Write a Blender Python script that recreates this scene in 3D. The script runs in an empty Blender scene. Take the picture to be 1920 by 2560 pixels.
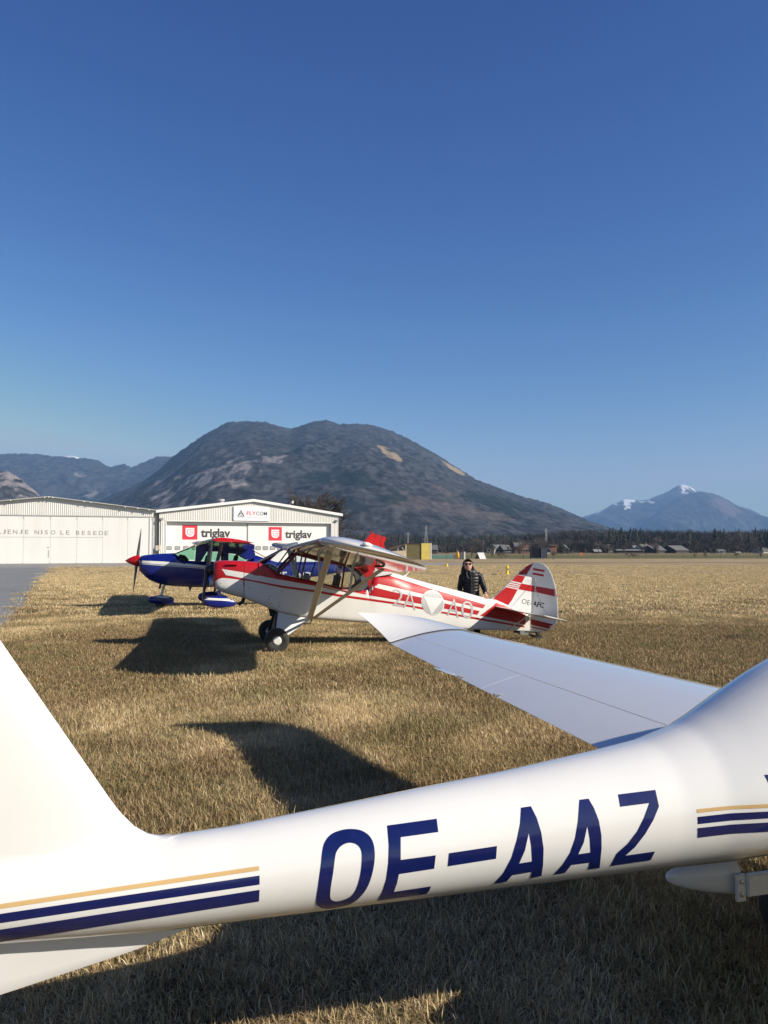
import bpy, bmesh, math, random
import numpy as np
from mathutils import Vector, Matrix
from mathutils.bvhtree import BVHTree
from mathutils.geometry import tessellate_polygon
random.seed(7); rng = np.random.default_rng(11)
SC = bpy.context.scene; C = SC.collection
R = math.radians

# ------------------------------------------------------------------ camera, sky, sun, exposure
FOC, HC = 2070.0, 1.9                      # focal length in pixels of the 1920 x 2560 photograph, eye height
PITCH = math.atan((1375 - 1280) / FOC)
cd = bpy.data.cameras.new('camera'); cam = bpy.data.objects.new('camera', cd); C.objects.link(cam)
cam.location = (0, 0, HC); cam.rotation_euler = (math.pi / 2 + PITCH, 0, 0)
cd.sensor_fit = 'VERTICAL'; cd.sensor_height = 36; cd.sensor_width = 27; cd.lens = FOC / 2560 * 36
cd.clip_start = 0.05; cd.clip_end = 60000
SC.camera = cam
SUN = Vector((3.4, -1.3, 2.05)).normalized()          # towards the sun
SUN_EL = math.asin(SUN.z); SUN_AZ = math.atan2(SUN.x, SUN.y)
world = bpy.data.worlds.new('World'); SC.world = world; world.use_nodes = True
wn = world.node_tree; wn.nodes.clear()
sky = wn.nodes.new('ShaderNodeTexSky'); sky.sky_type = 'NISHITA'; sky.sun_disc = False
sky.sun_elevation = SUN_EL; sky.sun_rotation = SUN_AZ
sky.altitude = 500; sky.air_density = 1.0; sky.dust_density = 0.9; sky.ozone_density = 5.0
bg = wn.nodes.new('ShaderNodeBackground'); bg.inputs['Strength'].default_value = 0.066
wo = wn.nodes.new('ShaderNodeOutputWorld')
sp_ = wn.nodes.new('ShaderNodeSeparateColor'); cb_ = wn.nodes.new('ShaderNodeCombineColor')       # a clear, contrasty winter sky, deeper overhead
wn.links.new(sky.outputs[0], sp_.inputs[0])
SKYK = ((2.6, .40, 4.9), (1.9, .385, 5.9), (1.2, .82, 5.9))                                          # power, scale, ceiling for red, green, blue
for i_, (g_, k_, c_) in enumerate(SKYK):
    q1 = wn.nodes.new('ShaderNodeMath'); q1.operation = 'POWER'; q1.inputs[1].default_value = g_; wn.links.new(sp_.outputs[i_], q1.inputs[0])
    q2 = wn.nodes.new('ShaderNodeMath'); q2.operation = 'MULTIPLY'; q2.inputs[1].default_value = k_; wn.links.new(q1.outputs[0], q2.inputs[0])
    q3 = wn.nodes.new('ShaderNodeMath'); q3.operation = 'MINIMUM'; q3.inputs[1].default_value = c_; wn.links.new(q2.outputs[0], q3.inputs[0]); wn.links.new(q3.outputs[0], cb_.inputs[i_])
wn.links.new(cb_.outputs[0], bg.inputs[0]); wn.links.new(bg.outputs[0], wo.inputs[0])
sl = bpy.data.lights.new('sun', 'SUN'); sl.energy = 5.0; sl.angle = R(0.53); sl.color = (1.0, 0.91, 0.79)
so = bpy.data.objects.new('sun', sl); C.objects.link(so); so.location = (60, -30, 60)
so.rotation_euler = SUN.to_track_quat('Z', 'Y').to_euler()
SC.view_settings.view_transform = 'Standard'; SC.view_settings.look = 'None'
SC.view_settings.gamma = 1.0; SC.view_settings.use_curve_mapping = False
SC.view_settings.exposure = 0.68
SC.render.engine = 'CYCLES'
SC.cycles.use_denoising = True
SC.cycles.max_bounces = 8; SC.cycles.transparent_max_bounces = 16; SC.cycles.volume_bounces = 1

# ------------------------------------------------------------------ helpers
def ray(x, y):
    cx = (x - 960) / FOC; cy = (1280 - y) / FOC
    return Vector((cx, math.cos(PITCH) - cy * math.sin(PITCH), math.sin(PITCH) + cy * math.cos(PITCH)))
def at(x, y, Y):                                   # point of the place seen at pixel x, y at depth Y
    d = ray(x, y); return Vector((0, 0, HC)) + d * (Y / d.y)
def gx(x, Y): return (x - 960) / FOC * Y           # lateral position
def gz(y, Y): return at(960, y, Y).z
class Frame:                                       # a thing's own axes: u along, v across (away), z up
    def __init__(s, o, deg):
        s.o = Vector((o[0], o[1], 0)); s.a = R(deg)
        s.M = Matrix.Translation(s.o) @ Matrix.Rotation(s.a, 4, 'Z'); s.I = s.M.inverted()
    def lray(s, x, y):
        o = s.I @ Vector((0, 0, HC)); d = (s.I.to_3x3() @ ray(x, y)).normalized(); return o, d
    def uz(s, x, y, v=0.0):
        o, d = s.lray(x, y); t = (v - o.y) / d.y; q = o + d * t; return q.x, q.z
    def P(s, x, y, v=0.0):
        u, z = s.uz(x, y, v); return Vector((u, v, z))

def tag(o, label=None, cat=None, group=None, kind=None):
    if label: o['label'] = label
    if cat: o['category'] = cat
    if group: o['group'] = group
    if kind: o['kind'] = kind
    return o
def thing(name, label, cat, loc=(0, 0, 0), rz=0.0, group=None):
    o = bpy.data.objects.new(name, None); C.objects.link(o); o.empty_display_size = 0.3
    o.location = loc; o.rotation_euler = (0, 0, rz)
    return tag(o, label, cat, group)

class MB:
    def __init__(s): s.v = []; s.f = []; s.mi = []
    def add(s, vs, fs, mi=0):
        n = len(s.v); s.v += [tuple(p) for p in vs]; s.f += [tuple(i + n for i in f) for f in fs]; s.mi += [mi] * len(fs); return s
    def box(s, c, d, mi=0, M=None):
        x, y, z = (k / 2 for k in d)
        vs = [Vector((sx * x, sy * y, sz * z)) for sx in (-1, 1) for sy in (-1, 1) for sz in (-1, 1)]
        vs = [(M @ p if M else p) + Vector(c) for p in vs]
        return s.add(vs, [(0, 1, 3, 2), (4, 6, 7, 5), (0, 4, 5, 1), (2, 3, 7, 6), (0, 2, 6, 4), (1, 5, 7, 3)], mi)
    def bb(s, a, b, mi=0):
        return s.box([(p + q) / 2 for p, q in zip(a, b)], [abs(q - p) for p, q in zip(a, b)], mi)
    def tube(s, pts, rs, n=8, mi=0, flat=1.0, cap=True):
        pts = [Vector(p) for p in pts]
        if not hasattr(rs, '__len__'): rs = [rs] * len(pts)
        vs = []; fs = []
        ref = None
        for i, p in enumerate(pts):
            d = (pts[min(i + 1, len(pts) - 1)] - pts[max(i - 1, 0)]).normalized()
            a = d.orthogonal().normalized() if ref is None else (ref - d * ref.dot(d)).normalized()
            if ref is None and flat != 1.0:
                a = Vector((1, 0, 0)); a = (a - d * a.dot(d)).normalized()
            ref = a; b = d.cross(a)
            for k in range(n):
                t = 2 * math.pi * k / n
                vs.append(p + (a * math.cos(t) + b * math.sin(t) * flat) * rs[i])
        for i in range(len(pts) - 1):
            for k in range(n):
                fs.append((i * n + k, i * n + (k + 1) % n, (i + 1) * n + (k + 1) % n, (i + 1) * n + k))
        if cap:
            fs.append(tuple(range(n))[::-1]); fs.append(tuple(range((len(pts) - 1) * n, len(pts) * n)))
        return s.add(vs, fs, mi)
    def loft(s, rings, mi=0, cap=True):
        n = len(rings[0]); vs = [p for r in rings for p in r]; fs = []
        for i in range(len(rings) - 1):
            for k in range(n):
                fs.append((i * n + k, i * n + (k + 1) % n, (i + 1) * n + (k + 1) % n, (i + 1) * n + k))
        if cap:
            fs.append(tuple(range(n))[::-1]); fs.append(tuple(range((len(rings) - 1) * n, len(rings) * n)))
        return s.add(vs, fs, mi)
    def lathe(s, c, axis, prof, n=24, mi=0):          # prof: (distance along axis, radius)
        ax = Vector(axis).normalized(); a = ax.orthogonal().normalized(); b = ax.cross(a); c = Vector(c)
        rings = [[c + ax * h + (a * math.cos(2 * math.pi * k / n) + b * math.sin(2 * math.pi * k / n)) * max(r, 1e-4) for k in range(n)] for h, r in prof]
        return s.loft(rings, mi)
    def plate(s, poly, v0, v1, mi=0):                 # polygon in (u, z), thick in v
        n = len(poly)
        vs = [(p[0], v0, p[1]) for p in poly] + [(p[0], v1, p[1]) for p in poly]
        tr = tessellate_polygon([[Vector((p[0], p[1], 0)) for p in poly]])
        fs = [tuple(t) for t in tr] + [tuple(i + n for i in t)[::-1] for t in tr]
        fs += [(i, (i + 1) % n, n + (i + 1) % n, n + i) for i in range(n)]
        return s.add(vs, fs, mi)
    def build(s, name, mats, parent=None, smooth=None, bevel=None):
        me = bpy.data.meshes.new(name); me.from_pydata(s.v, [], s.f)
        if not isinstance(mats, (list, tuple)): mats = [mats]
        for m in mats: me.materials.append(m)
        if len(mats) > 1: me.polygons.foreach_set('material_index', s.mi)
        bm = bmesh.new(); bm.from_mesh(me); bmesh.ops.recalc_face_normals(bm, faces=bm.faces)
        if bevel:
            es = [e for e in bm.edges if len(e.link_faces) == 2 and e.calc_face_angle(0) > 0.6]
            bmesh.ops.bevel(bm, geom=es, offset=bevel, segments=2, affect='EDGES', clamp_overlap=True)
        bm.to_mesh(me); bm.free()
        if smooth is not None:
            me.shade_smooth(); me.set_sharp_from_angle(angle=R(smooth))
        return link(name, me, parent)
def link(name, me, parent=None, loc=None):
    o = bpy.data.objects.new(name, me); C.objects.link(o)
    if parent is not None: o.parent = parent
    if loc is not None: o.location = loc
    return o
def dup(o, parent=None, **kw):
    c = o.copy(); C.objects.link(c)
    if parent is not None: c.parent = parent
    for ch in list(o.children): dup(ch, c)
    return c
def bvh_of(*obs):
    vs = []; fs = []
    for o in obs:
        n = len(vs); vs += [v.co.copy() for v in o.data.vertices]; fs += [tuple(i + n for i in p.vertices) for p in o.data.polygons]
    return BVHTree.FromPolygons(vs, fs)

def poly2d(loops):                                   # list of loops (outer + holes) -> verts, tris
    vs = [Vector((p[0], p[1], 0)) for l in loops for p in l]
    tr = tessellate_polygon([[Vector((p[0], p[1], 0)) for p in l] for l in loops])
    return vs, [tuple(t) for t in tr]
_textcache = {}
def text2d(body, bold=0.0):                          # text as flat 2D triangles normalised to a unit box
    key = (body, bold)
    if key in _textcache: return _textcache[key]
    cu = bpy.data.curves.new('lettering', 'FONT'); cu.body = body; cu.offset = bold; cu.resolution_u = 6
    o = bpy.data.objects.new('lettering', cu); C.objects.link(o)
    dg = bpy.context.evaluated_depsgraph_get(); dg.update()
    me = bpy.data.meshes.new_from_object(o.evaluated_get(dg))
    vs = [v.co.copy() for v in me.vertices]; fs = [tuple(p.vertices) for p in me.polygons]
    C.objects.unlink(o); bpy.data.objects.remove(o); bpy.data.curves.remove(cu); bpy.data.meshes.remove(me)
    x0 = min(v.x for v in vs); x1 = max(v.x for v in vs); y0 = min(v.y for v in vs); y1 = max(v.y for v in vs)
    vs = [Vector(((v.x - x0) / (x1 - x0), (v.y - y0) / (y1 - y0), 0)) for v in vs]
    _textcache[key] = (vs, fs, (x1 - x0) / (y1 - y0)); return _textcache[key]
def text_px(body, tl, tr, bl, bold=0.0):             # text mapped on a pixel parallelogram
    vs, fs, _ = text2d(body, bold)
    tl, tr, bl = (Vector((p[0], p[1], 0)) for p in (tl, tr, bl))
    return [bl + (tr - tl) * v.x + (tl - bl) * v.y for v in vs], fs

def decal(name, fr, bvh, mat, parent, shapes, step=8.0, off=0.003, mirror=False):
    """thin paint layer laid on a body: pixel outlines are traced on to the body's surface"""
    bm = bmesh.new()
    for vs, fs in shapes:
        bv = [bm.verts.new(v) for v in vs]
        for f in fs:
            try: bm.faces.new([bv[i] for i in f])
            except ValueError: pass
    xs = [v.co.x for v in bm.verts]; ys = [v.co.y for v in bm.verts]
    if step:
        for ax, (a, b) in ((0, (min(xs), max(xs))), (1, (min(ys), max(ys)))):
            k = a + step
            while k < b:
                co = Vector((k, 0, 0)) if ax == 0 else Vector((0, k, 0)); no = Vector((1, 0, 0)) if ax == 0 else Vector((0, 1, 0))
                bmesh.ops.bisect_plane(bm, geom=bm.verts[:] + bm.edges[:] + bm.faces[:], plane_co=co, plane_no=no)
                k += step
    bad = []
    for v in bm.verts:
        o, d = fr.lray(v.co.x, v.co.y)
        h, n, _, _ = bvh.ray_cast(o, d)
        if h is None: bad.append(v); continue
        if n.dot(d) > 0: n = -n
        v.co = h + n * off
    bmesh.ops.delete(bm, geom=bad, context='VERTS')
    me = bpy.data.meshes.new(name); bm.to_mesh(me); bm.free(); me.materials.append(mat)
    me.shade_smooth()
    if mirror:
        m2 = me.copy()
        for v in m2.vertices: v.co.y = -v.co.y
        m2.flip_normals(); link(name, m2, parent)
    return link(name, me, parent)
PL = lambda *pts: poly2d([list(pts)])

# numpy value noise
_perm = rng.random((256, 256))
def vnoise(x, y):
    xi = np.floor(x).astype(int); yi = np.floor(y).astype(int); fx = x - xi; fy = y - yi
    fx = fx * fx * (3 - 2 * fx); fy = fy * fy * (3 - 2 * fy)
    g = lambda a, b: _perm[a & 255, b & 255]
    return (g(xi, yi) * (1 - fx) + g(xi + 1, yi) * fx) * (1 - fy) + (g(xi, yi + 1) * (1 - fx) + g(xi + 1, yi + 1) * fx) * fy
def fbm(x, y, o=5, gain=.5):
    r = 0; a = 1; t = 0
    for k in range(o):
        r = r + a * vnoise(x * 2 ** k + 17.3 * k, y * 2 ** k + 5.1 * k); t += a; a *= gain
    return r / t
def sstep(a, b, x): t = np.clip((x - a) / (b - a), 0, 1); return t * t * (3 - 2 * t)

# ------------------------------------------------------------------ materials
def nt(name):
    m = bpy.data.materials.new(name); m.use_nodes = True; t = m.node_tree
    return m, t, t.nodes['Principled BSDF']
def N(t, ty, **kw):
    n = t.nodes.new(ty)
    for k, v in kw.items():
        if k in n.inputs.keys(): n.inputs[k].default_value = v
        else: setattr(n, k, v)
    return n
def mixc(t, fac, a, b, mode='MIX'):
    n = t.nodes.new('ShaderNodeMix'); n.data_type = 'RGBA'; n.blend_type = mode
    for s, v in ((n.inputs[0], fac), (n.inputs[6], a), (n.inputs[7], b)):
        if isinstance(v, bpy.types.NodeSocket): t.links.new(v, s)
        elif isinstance(v, (tuple, list)): s.default_value = (*v[:3], 1)
        else: s.default_value = v
    return n.outputs[2]
def ramp(t, src, stops):
    n = t.nodes.new('ShaderNodeValToRGB'); el = n.color_ramp.elements
    while len(el) < len(stops): el.new(0.5)
    for e, (p, c) in zip(el, stops): e.position = p; e.color = (*c, 1) if len(c) == 3 else c
    t.links.new(src, n.inputs[0]); return n.outputs[0]
def noise(t, scale, detail=4, rough=.55, coord='Object', dist=0, sc=None):
    if coord == 'World': src = N(t, 'ShaderNodeNewGeometry').outputs['Position']
    else: src = N(t, 'ShaderNodeTexCoord').outputs[coord]
    if sc:
        mp = N(t, 'ShaderNodeMapping'); mp.inputs['Scale'].default_value = sc; t.links.new(src, mp.inputs[0]); src = mp.outputs[0]
    n = N(t, 'ShaderNodeTexNoise'); n.inputs['Scale'].default_value = scale; n.inputs['Detail'].default_value = detail
    n.inputs['Roughness'].default_value = rough; n.inputs['Distortion'].default_value = dist
    t.links.new(src, n.inputs['Vector']); return n.outputs['Fac']
def paint(name, col, rough=.3, metal=0.0, coat=0.0, var=.06, scale=3.0, bump=0.0, bscale=40.0, dirt=None, dscale=(1, 1, 1), spec=.5):
    m, t, b = nt(name)
    f = noise(t, scale, 5, .6)
    lo = tuple(c * (1 - var) for c in col); hi = tuple(min(1, c * (1 + var)) for c in col)
    c = ramp(t, f, [(.3, lo), (.7, hi)])
    if dirt:
        f2 = noise(t, dirt[1], 6, .65, sc=dscale)
        k = ramp(t, f2, [(.5, (0, 0, 0)), (.75, (dirt[2],) * 3)])
        c = mixc(t, k, c, dirt[0])
    t.links.new(c, b.inputs['Base Color'])
    r = N(t, 'ShaderNodeMapRange'); r.inputs['To Min'].default_value = max(.02, rough * .8); r.inputs['To Max'].default_value = min(1, rough * 1.25)
    t.links.new(f, r.inputs['Value']); t.links.new(r.outputs[0], b.inputs['Roughness'])
    b.inputs['Metallic'].default_value = metal; b.inputs['Coat Weight'].default_value = coat; b.inputs['Coat Roughness'].default_value = .05
    b.inputs['Specular IOR Level'].default_value = spec
    if bump:
        f3 = noise(t, bscale, 4, .6); bp = N(t, 'ShaderNodeBump'); bp.inputs['Strength'].default_value = bump; bp.inputs['Distance'].default_value = .02
        t.links.new(f3, bp.inputs['Height']); t.links.new(bp.outputs[0], b.inputs['Normal'])
    return m
def glassmat(name, tint, refl=.08, rough=.02):
    m, t, b = nt(name); t.nodes.remove(b)
    tr = N(t, 'ShaderNodeBsdfTransparent'); tr.inputs[0].default_value = (*tint, 1)
    gl = N(t, 'ShaderNodeBsdfGlossy'); gl.inputs['Roughness'].default_value = rough; gl.inputs[0].default_value = (.95, .97, 1, 1)
    fr = N(t, 'ShaderNodeFresnel'); fr.inputs[0].default_value = 1.5
    mx = N(t, 'ShaderNodeMixShader'); out = t.nodes['Material Output']
    t.links.new(fr.outputs[0], mx.inputs[0]); t.links.new(tr.outputs[0], mx.inputs[1]); t.links.new(gl.outputs[0], mx.inputs[2]); t.links.new(mx.outputs[0], out.inputs[0])
    return m
M = {}
M['gelcoat'] = paint('gelcoat', (.67, .67, .65), .16, coat=1.0, var=.015, scale=1.2, bump=.02, bscale=2.5, dirt=((.55, .52, .45), 2.5, .10))
M['white'] = paint('white_paint', (.67, .67, .645), .28, coat=.25, var=.02, scale=2, dirt=((.55, .53, .47), 3, .16))
M['whitefabric'] = paint('white_dope', (.66, .655, .62), .36, coat=.15, var=.03, scale=2, dirt=((.5, .48, .43), 2.2, .22), bump=.05, bscale=9)
M['wingwhite'] = paint('gloss_white_wing', (.66, .65, .62), .12, coat=1.0, var=.03, scale=2, dirt=((.45, .42, .36), 3, .2))
M['undershade'] = paint('shaded_wing_underside', (.03, .03, .04), .15, coat=.8, var=.1)  # shade under the red wings, put into the colour
M['red'] = paint('red_paint', (.40, .006, .009), .34, coat=.12, var=.08, scale=3)
M['redpanel'] = paint('red_film', (.30, .008, .016), .45, var=.06)
M['maroon'] = paint('maroon_tube', (.16, .012, .014), .4, var=.1)
M['navy'] = paint('navy_vinyl', (.006, .011, .080), .14, coat=.5, var=.08, scale=14, dirt=((.012, .025, .12), 30, .3))
M['gold'] = paint('gold_vinyl', (.52, .35, .15), .3, var=.05)
M['grey_mark'] = paint('grey_marking', (.40, .41, .41), .45, var=.04)
M['black_mark'] = paint('black_marking', (.02, .022, .024), .4, var=.1)
M['pale_mark'] = paint('pale_marking', (.62, .62, .60), .5, var=.04)
M['blue'] = paint('blue_paint', (.004, .011, .15), .25, coat=.3, var=.08, scale=2)
M['bluered'] = paint('bright_red_paint', (.46, .006, .006), .25, coat=.3, var=.05)
M['rubber'] = paint('rubber', (.022, .021, .020), .75, var=.25, scale=8, dirt=((.14, .11, .07), 7, .5), bump=.1)
M['dark'] = paint('dark_interior', (.02, .022, .026), .7, var=.2)
M['seat'] = paint('seat_fabric', (.035, .038, .045), .85, var=.25, scale=9)
M['steel'] = paint('steel', (.45, .45, .44), .35, metal=.9, var=.1, scale=8)
M['prop'] = paint('propeller_black', (.022, .024, .03), .35, var=.2, scale=4)
M['propmetal'] = paint('propeller_grey', (.10, .10, .105), .35, metal=.5, var=.2, scale=4)
M['greyframe'] = paint('grey_frame', (.07, .075, .085), .5, var=.1)
M['strut'] = paint('strut_cream', (.56, .52, .43), .35, coat=.2, var=.06, scale=5)
M['seam'] = paint('seam_grey', (.05, .055, .07), .6, var=.1)
M['seamlight'] = paint('seam_soft', (.34, .34, .34), .6, var=.1)
M['glass'] = glassmat('clear_glazing', (.93, .95, .95))
M['mint'] = glassmat('green_tint_glazing', (.70, .86, .79))
M['lens'] = paint('lamp_lens', (.7, .7, .68), .08, coat=1)
# ------------------------------------------------------------------ the ground
def patch_nodes(t):
    """large patches of the field, from world position: 0 = pale straw, 1 = brown dead turf; second output = greenish"""
    f1 = noise(t, .075, 3, .5, 'World'); f2 = noise(t, .55, 4, .6, 'World', dist=.4)
    a = N(t, 'ShaderNodeMath', operation='MULTIPLY_ADD'); t.links.new(f1, a.inputs[0]); a.inputs[1].default_value = .50
    b = N(t, 'ShaderNodeMath', operation='MULTIPLY'); t.links.new(f2, b.inputs[0]); b.inputs[1].default_value = .86
    t.links.new(b.outputs[0], a.inputs[2])
    pos = N(t, 'ShaderNodeNewGeometry').outputs['Position']
    sh_ = N(t, 'ShaderNodeMath', operation='SUBTRACT'); t.links.new(a.outputs[0], sh_.inputs[0]); sh_.inputs[1].default_value = .04; val = sh_.outputs[0]
    # worn brown areas of this airfield: right of the tail, left by the taxiway, by the near fin; paler belt in the middle distance
    for (cx, cy, rx, ry, k) in ((8.0, 17.0, 7.0, 5.0, .30), (3.5, 11.0, 2.4, 2.6, .06), (-5.6, 13.0, 2.6, 9.0, .22), (-2.4, 7.6, 1.0, 1.4, .14), (.6, 7.2, 1.1, .8, .10), (4.2, 26, 4, 2.5, .12), (-1.7, 5.8, .9, 1.6, .12), (-3.2, 21, 3.6, 2.2, -.06), (14, 66, 60, 44, -.34), (10, 150, 200, 70, -.34), (-1.5, 9.5, 1.8, 2.2, -.05)):
        s = N(t, 'ShaderNodeVectorMath', operation='SUBTRACT'); t.links.new(pos, s.inputs[0]); s.inputs[1].default_value = (cx, cy, 0)
        d = N(t, 'ShaderNodeVectorMath', operation='DIVIDE'); t.links.new(s.outputs[0], d.inputs[0]); d.inputs[1].default_value = (rx, ry, 1e6)
        l = N(t, 'ShaderNodeVectorMath', operation='LENGTH'); t.links.new(d.outputs[0], l.inputs[0])
        g = N(t, 'ShaderNodeMapRange', interpolation_type='SMOOTHSTEP'); t.links.new(l.outputs['Value'], g.inputs['Value'])
        g.inputs['From Min'].default_value = .35; g.inputs['From Max'].default_value = 1.25; g.inputs['To Min'].default_value = k; g.inputs['To Max'].default_value = 0
        ad = N(t, 'ShaderNodeMath', operation='ADD'); t.links.new(val, ad.inputs[0]); t.links.new(g.outputs[0], ad.inputs[1]); val = ad.outputs[0]
    green = noise(t, .9, 3, .6, 'World', dist=.5)
    return val, green
def ground_mat():
    m, t, b = nt('dry_turf'); b.inputs['Roughness'].default_value = .95; b.inputs['Specular IOR Level'].default_value = .1
    val, green = patch_nodes(t)
    c = ramp(t, val, [(.36, (.53, .43, .265)), (.52, (.37, .29, .17)), (.66, (.18, .128, .072)), (.8, (.12, .082, .046))])
    fine = noise(t, 22, 6, .75, 'World'); mid = noise(t, 2.6, 6, .7, 'World', dist=.6)
    c = mixc(t, .55, c, ramp(t, fine, [(.3, (.25, .22, .2)), (.55, (.62, .6, .58)), (.75, (1, 1, 1))]), 'MULTIPLY')
    c = mixc(t, .6, c, ramp(t, mid, [(.32, (.42, .38, .34)), (.6, (1, 1, 1))]), 'MULTIPLY')
    far = noise(t, .16, 5, .65, 'World', sc=(1, .35, 1))
    c = mixc(t, .5, c, ramp(t, far, [(.35, (.62, .55, .48)), (.6, (1.0, 1.0, 1.0))]), 'MULTIPLY')
    g = ramp(t, green, [(.58, (0, 0, 0)), (.72, (.35,) * 3)])
    c = mixc(t, g, c, (.12, .115, .04))
    t.links.new(c, b.inputs['Base Color'])
    bp = N(t, 'ShaderNodeBump'); bp.inputs['Strength'].default_value = .8; bp.inputs['Distance'].default_value = .05
    t.links.new(fine, bp.inputs['Height']); t.links.new(bp.outputs[0], b.inputs['Normal'])
    return m
def sheet(name, poly, z, mat):
    mb = MB(); mb.add([(x, y, z) for x, y in poly], [tuple(range(len(poly)))]); o = mb.build(name, mat)
    for p in o.data.polygons:
        if p.normal.z < 0: o.data.flip_normals(); break
    return tag(o, kind='structure')
M['turf'] = ground_mat()
sheet('ground', [(-14500, -3000), (14500, -3000), (14500, 16000), (-14500, 16000)], 0, M['turf'])
def asphalt_mat(name, col, v):
    m, t, b = nt(name); b.inputs['Roughness'].default_value = .88
    c = ramp(t, noise(t, .35, 6, .6, 'World', sc=(1, .4, 1)), [(.3, tuple(k * (1 - v) for k in col)), (.7, tuple(k * (1 + v) for k in col))])
    f = noise(t, 45, 3, .7, 'World')
    c = mixc(t, .4, c, ramp(t, f, [(.35, (.55,) * 3), (.65, (1, 1, 1))]), 'MULTIPLY')
    cr = N(t, 'ShaderNodeTexVoronoi', feature='DISTANCE_TO_EDGE'); cr.inputs['Scale'].default_value = .22
    t.links.new(N(t, 'ShaderNodeNewGeometry').outputs['Position'], cr.inputs['Vector'])
    k = ramp(t, cr.outputs['Distance'], [(.0, (.45,) * 3), (.012, (1, 1, 1))])
    c = mixc(t, .5, c, k, 'MULTIPLY')
    t.links.new(c, b.inputs['Base Color'])
    bp = N(t, 'ShaderNodeBump'); bp.inputs['Strength'].default_value = .3; bp.inputs['Distance'].default_value = .01
    t.links.new(f, bp.inputs['Height']); t.links.new(bp.outputs[0], b.inputs['Normal'])
    return m
M['asphalt'] = asphalt_mat('asphalt', (.205, .21, .205), .15)
M['concrete'] = asphalt_mat('apron_concrete', (.26, .255, .24), .1)
TX = lambda y: -9.1 + (y - 19.7) * (-25.9 / 67.3)            # right edge of the taxiway
ed = []
for y in np.arange(2, 90, 1.5): ed.append((TX(y) + (fbm(np.array([y * .8]), np.array([3.0]), 3)[0] - .5) * .5, y))
sheet('taxiway', ed + [(-75, 92), (-75, 2)], .012, M['asphalt'])
sheet('apron', [(-75, 86), (-35.2, 87.2), (-27, 93), (-15, 98), (0, 101.5), (9, 104.5), (14, 113), (10.5, 118), (0, 119), (-7, 131), (-32, 119), (-60, 109), (-75, 104)], .02, M['concrete'])
# meadow strips beyond the boundary fence
def meadow_mat(name, a, bcol, sc):
    m, t, b = nt(name); b.inputs['Roughness'].default_value = .95; b.inputs['Specular IOR Level'].default_value = .1
    c = ramp(t, noise(t, sc, 5, .6, 'World', sc=(.25, 1, 1)), [(.35, a), (.65, bcol)])
    c = mixc(t, .45, c, ramp(t, noise(t, .6, 5, .7, 'World', sc=(.4, .3, 1)), [(.3, (.45,) * 3), (.7, (1, 1, 1))]), 'MULTIPLY')
    t.links.new(c, b.inputs['Base Color']); return m
M['meadow'] = meadow_mat('green_meadow', (.105, .115, .042), (.155, .135, .058), .03)
M['meadow2'] = meadow_mat('pale_meadow', (.20, .155, .075), (.27, .2, .1), .02)
def wavy(y, x0, x1, amp, n=60, s=0):
    xs = np.linspace(x0, x1, n); return list(zip(xs, y + (fbm(xs * .05, np.full(n, s + .5), 3) - .5) * amp))
sheet('meadow', wavy(184, -120, 420, 10) + wavy(330, -120, 420, 14, s=3)[::-1], .004, M['meadow'])
sheet('far_meadow', wavy(336, -300, 900, 14, s=5) + wavy(640, -300, 900, 10, s=8)[::-1], .004, M['meadow2'])
# pale worn track along the strip edge
M['track'] = meadow_mat('worn_track', (.085, .062, .035), (.14, .1, .055), .1)
sheet('path', wavy(122, 12, 140, 1.5, s=2) + wavy(125.5, 12, 140, 1.5, s=4)[::-1], .006, M['track'])

# ------------------------------------------------------------------ dry grass
def blade_mat():
    m, t, b = nt('dry_grass_blade'); b.inputs['Roughness'].default_value = .7; b.inputs['Specular IOR Level'].default_value = .25
    at_ = N(t, 'ShaderNodeAttribute'); at_.attribute_name = 'tint'
    sep = N(t, 'ShaderNodeSeparateColor'); t.links.new(at_.outputs['Color'], sep.inputs[0])
    val, green = patch_nodes(t)
    straw = ramp(t, sep.outputs[0], [(0, (.28, .195, .095)), (.4, (.60, .44, .222)), (.75, (.78, .61, .34)), (1, (.86, .77, .56))])
    brown = ramp(t, sep.outputs[0], [(0, (.105, .070, .036)), (.5, (.295, .20, .095)), (.85, (.48, .355, .185)), (1, (.64, .53, .33))])
    k = ramp(t, val, [(.47, (0, 0, 0)), (.70, (1, 1, 1))])
    c = mixc(t, k, straw, brown)
    ad = N(t, 'ShaderNodeMath', operation='MULTIPLY_ADD'); t.links.new(sep.outputs[1], ad.inputs[0]); ad.inputs[1].default_value = .38; t.links.new(green, ad.inputs[2])
    gk = ramp(t, ad.outputs[0], [(.70, (0, 0, 0)), (.90, (.7,) * 3)])
    c = mixc(t, gk, c, (.165, .17, .06))
    t.links.new(c, b.inputs['Base Color'])
    tl = N(t, 'ShaderNodeBsdfTranslucent'); t.links.new(c, tl.inputs[0]); mx = N(t, 'ShaderNodeMixShader'); mx.inputs[0].default_value = .16
    t.links.new(b.outputs[0], mx.inputs[1]); t.links.new(tl.outputs[0], mx.inputs[2]); t.links.new(mx.outputs[0], t.nodes['Material Output'].inputs[0])
    return m
M['blade'] = blade_mat()
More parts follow.
